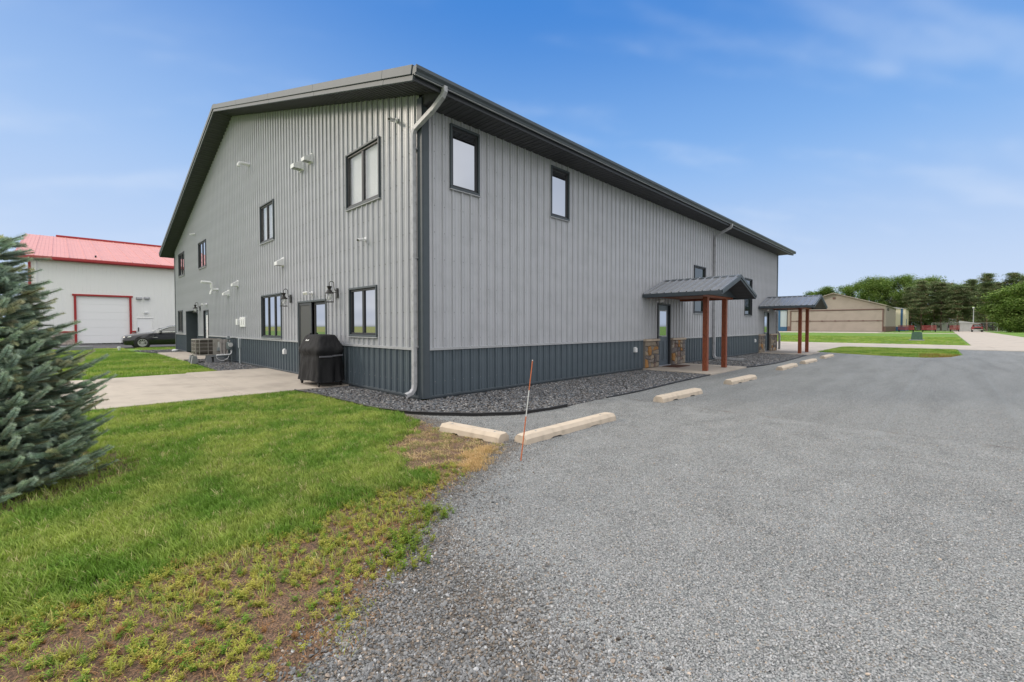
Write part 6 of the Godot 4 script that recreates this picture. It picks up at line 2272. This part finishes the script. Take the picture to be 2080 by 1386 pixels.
func broadleaf(at: Vector3, high: float, wide: float, sd: int, label: String, mesh: Mesh) -> void:
	var t := thing("broadleaf_tree", label, "tree", at, "trees beyond the field")
	var r := RandomNumberGenerator.new()
	r.seed = sd
	var trunk := MB.new()
	trunk.tube(PackedVector3Array([Vector3.ZERO, Vector3(0.1, high * 0.3, 0), Vector3(0, high * 0.75, 0.1)]), PackedFloat32Array([high * 0.022, high * 0.016, high * 0.006]), 8)
	obj("trunk", trunk, M.bark, t)
	var lobes := []
	for k in 26:
		var a := r.randf() * TAU
		var y := r.randf_range(0.14, 0.90)
		var rad := wide * (1.0 - pow(absf(y - 0.5) / 0.55, 2.0)) * r.randf_range(0.35, 1.05)
		var c := Vector3(cos(a) * rad, y * high, sin(a) * rad)
		lobes.append([c, r.randf_range(0.18, 0.34) * wide])
		var limb := MB.new()
		limb.tube(PackedVector3Array([Vector3(0, high * minf(y * 0.6, 0.6), 0), c * Vector3(0.5, 0.9, 0.5), c]), PackedFloat32Array([high * 0.008, high * 0.005, high * 0.002]), 5, false)
		obj("limb", limb, M.bark, t)
	lobes.append([Vector3(0, high * 0.86, 0), wide * 0.36])
	var w := []
	var c := []
	for i in 900:
		var l: Array = lobes[r.randi() % lobes.size()]
		var d := Vector3(r.randfn(), r.randfn(), r.randfn()).normalized() * pow(r.randf(), 0.45)
		var p: Vector3 = l[0] + d * l[1] * Vector3(1, 0.85, 1) * (1.0 if r.randf() < 0.85 else r.randf_range(1.1, 1.5))
		if p.y > high + 0.6: p.y = high - r.randf() * 0.8
		w.append(Transform3D(Basis(Vector3.UP, r.randf() * TAU).scaled(Vector3.ONE * r.randf_range(0.7, 1.25)), p))
		var v := r.randf_range(0.75, 1.3)
		c.append(Color(0.125 * v, 0.195 * v, 0.050 * v) if r.randf() < 0.75 else Color(0.20 * v, 0.27 * v, 0.07 * v))
	scatter("crown", mesh, M.leaf, w, c, t)

func pine(at: Vector3, high: float, sd: int, label: String, mesh: Mesh) -> void:
	var t := thing("pine_tree", label, "tree", at, "trees beyond the field")
	var r := RandomNumberGenerator.new()
	r.seed = sd
	var trunk := MB.new()
	trunk.tube(PackedVector3Array([Vector3.ZERO, Vector3(r.randf_range(-0.2, 0.2), high * 0.5, 0), Vector3(0, high - 0.3, 0)]), PackedFloat32Array([0.24, 0.16, 0.03]), 8)
	obj("trunk", trunk, M.pinebark, t)
	var w := []
	var c := []
	var y := high * 0.16
	while y < high:
		var f := y / high
		var reach := (3.2 * pow(1.0 - f, 0.6) + 0.35) * r.randf_range(0.7, 1.15)
		var dead := f < 0.42
		for k in 5:
			var a := r.randf() * TAU
			var tip := Vector3(cos(a), r.randf_range(-0.05, 0.28), sin(a)) * reach
			if dead and r.randf() < 0.35: continue
			var br := MB.new()
			br.tube(PackedVector3Array([Vector3(0, y, 0), Vector3(0, y, 0) + tip * 0.6, Vector3(0, y, 0) + tip]), PackedFloat32Array([0.05, 0.03, 0.012]), 4, false)
			obj("branch", br, M.pinebark, t)
			var n := 6 if not dead else 2
			for i in n:
				var s := 0.35 + 0.65 * r.randf()
				w.append(Transform3D(Basis(Vector3.UP, r.randf() * TAU).scaled(Vector3(1, 0.8, 1) * r.randf_range(0.55, 1.0)), Vector3(0, y + 0.1, 0) + tip * s + Vector3(r.randfn(), r.randfn() * 0.4, r.randfn()) * 0.3))
				var v := r.randf_range(0.7, 1.3)
				c.append(Color(0.165 * v, 0.215 * v, 0.110 * v) if r.randf() < 0.8 else Color(0.26 * v, 0.215 * v, 0.14 * v))
		y += 0.62
	scatter("crown", mesh, M.leaf, w, c, t)

func trees() -> void:
	var leafy := clump(600, 46, 1.5, 0.20, 0.7)
	var needled := clump(620, 60, 1.3, 0.17, 0.35)
	var D := [[215.0, -28.7, 17.9, 4.6, "round broadleaf tree showing above the tan hangar's left roof slope"], [212.0, -20.6, 18.2, 5.0, "broadleaf tree above the tan hangar's ridge, second from the left"], [205.0, -12.3, 20.7, 7.2, "tall spreading broadleaf tree behind the tan hangar's right roof slope"], [203.0, -4.0, 20.4, 7.2, "tallest broadleaf tree, right of the hangar roof"], [205.0, 1.6, 18.7, 6.0, "broadleaf tree rising behind the reddest bare pine trunk"], [220.0, -34.1, 16.6, 4.0, "smallest broadleaf tree peeping over the porch roof at the left of the row"], [215.0, 9.0, 16.5, 6.0, "pale broadleaf crown in the gap between the pines"], [218.0, 13.2, 16.4, 6.0, "broadleaf crown behind the yard lamp"], [151.0, 17.6, 10.4, 3.6, "bright green full broadleaf tree at the right edge, nearest the fence"], [147.0, 20.4, 11.6, 4.2, "bright broadleaf tree cut by the right edge of the picture"], [210.0, -8.0, 15.0, 6.0, "low broadleaf tree filling in behind the hangar's right eave"], [212.0, 18.0, 16.0, 6.0, "dark broadleaf tree behind the tallest pine"]]
	for i in D.size():
		broadleaf(Vector3(D[i][0], GY, D[i][1]), D[i][2], D[i][3], 700 + i, D[i][4], leafy)
	var P := [[190.0, 1.0, 15.7, "pine with a long reddish bare trunk beside the hangar"], [195.0, 4.0, 15.5, "pine close right of the reddish bare trunk"], [192.0, 5.6, 15.3, "slender pine before the long white shed's middle"], [197.0, 7.1, 15.0, "pine behind the long white shed's right half"], [194.0, -1.7, 14.2, "pine left of the reddish bare trunk, half behind the hangar"], [196.0, 12.3, 15.9, "pine behind the yard lamp"], [185.0, 15.3, 16.5, "tallest pine, with a broad dark head, right of the truck"], [195.0, 18.3, 14.5, "pine just right of the tallest pine"], [188.0, 20.4, 16.6, "pointed pine rising behind the bright tree at the right edge"], [192.0, 10.4, 13.6, "short pine left of the yard lamp"], [190.0, 9.3, 14.0, "pine above the right end of the long white shed"], [192.0, 22.8, 15.9, "pine at the extreme right edge of the picture"], [200.0, -5.5, 13.0, "dark pine behind the cream building"], [200.0, 14.0, 13.5, "pine filling the row behind the red truck"]]
	for i in P.size():
		pine(Vector3(P[i][0], GY, P[i][1]), P[i][2], 800 + i, P[i][3], needled)
	# the belt of trees far behind the camera, which the gable windows mirror
	var r := RandomNumberGenerator.new()
	r.seed = 55
	var w := []
	var c := []
	var big := clump(640, 40, 5.0, 0.9, 0.6)
	for i in 2600:
		var z := r.randf_range(-420.0, 260.0)
		var top := 13.0 + 6.0 * sin(z * 0.045) * sin(z * 0.011 + 1.0)
		w.append(Transform3D(Basis(Vector3.UP, r.randf() * TAU), Vector3(-330.0 + r.randf_range(-12, 12), GY + r.randf_range(0.5, top), z)))
		var v := r.randf_range(0.7, 1.3)
		c.append(Color(0.145 * v, 0.225 * v, 0.055 * v))
	scatter("crowns", big, M.leaf, w, c, stuff("far_woods", "distant belt of dark trees across the ripening field", "woods"))
	# scrub in the dark under the pines
	w = []
	c = []
	for i in 2600:
		var z := r.randf_range(-45.0, 44.0)
		w.append(Transform3D(Basis(Vector3.UP, r.randf() * TAU).scaled(Vector3.ONE * r.randf_range(0.8, 1.6)), Vector3(222.0 + r.randf_range(-4, 10), GY + r.randf_range(0.2, 9.0), z)))
		var v := r.randf_range(0.6, 1.2)
		c.append(Color(0.145 * v, 0.225 * v, 0.055 * v))
	scatter("scrub", leafy, M.leaf, w, c, stuff("woodland_undergrowth", "dark leafy undergrowth behind the pines beyond the fence", "undergrowth"))

func _ready() -> void:
	camera_and_light()
	materials()
	ground()
	main_building()
	porch(0.0, "porch canopy with two cedar posts over the nearer side door", "white twin flood light over the nearer porch door")
	porch(12.08, "porch canopy with two cedar posts over the farther side door", "white twin flood light over the farther porch door")
	red_building()
	hangar()
	stones()
	grass()
	spruce()
	trees()
	lantern(Vector3(-0.02, 2.16, -3.55), "black carriage lantern right of the sliding door")
	lantern(Vector3(-0.02, 2.16, -6.62), "black carriage lantern between the triple window and the sliding door")
	lantern(Vector3(-0.02, 2.22, -18.45), "black carriage lantern between the garage door and the narrow glazed door")
	var f1 := thing("flood_light", "white twin flood light above the sliding door", "light", Vector3(-0.02, 2.22, -5.05), "white flood lights on the walls")
	flood(f1, Basis(Vector3.BACK, Vector3.UP, Vector3.LEFT))
	var f2 := thing("flood_light", "white flood light above the narrow glazed door by the garage", "light", Vector3(-0.02, 2.34, -17.1), "white flood lights on the walls")
	flood(f2, Basis(Vector3.BACK, Vector3.UP, Vector3.LEFT))
	security_camera(Vector3(-0.02, 5.36, -0.82), "white security camera under the eave near the corner downspout", 0.5)
	security_camera(Vector3(-0.02, 3.23, -2.12), "white security camera midway between upper and lower corner windows", 0.4)
	security_camera(Vector3(-0.02, 5.84, -19.4), "white security camera high on the far half of the gable wall", -0.2)
	grill()
	air_conditioner()
	gas_meter()
	lot_things()
	car()
	far_things()
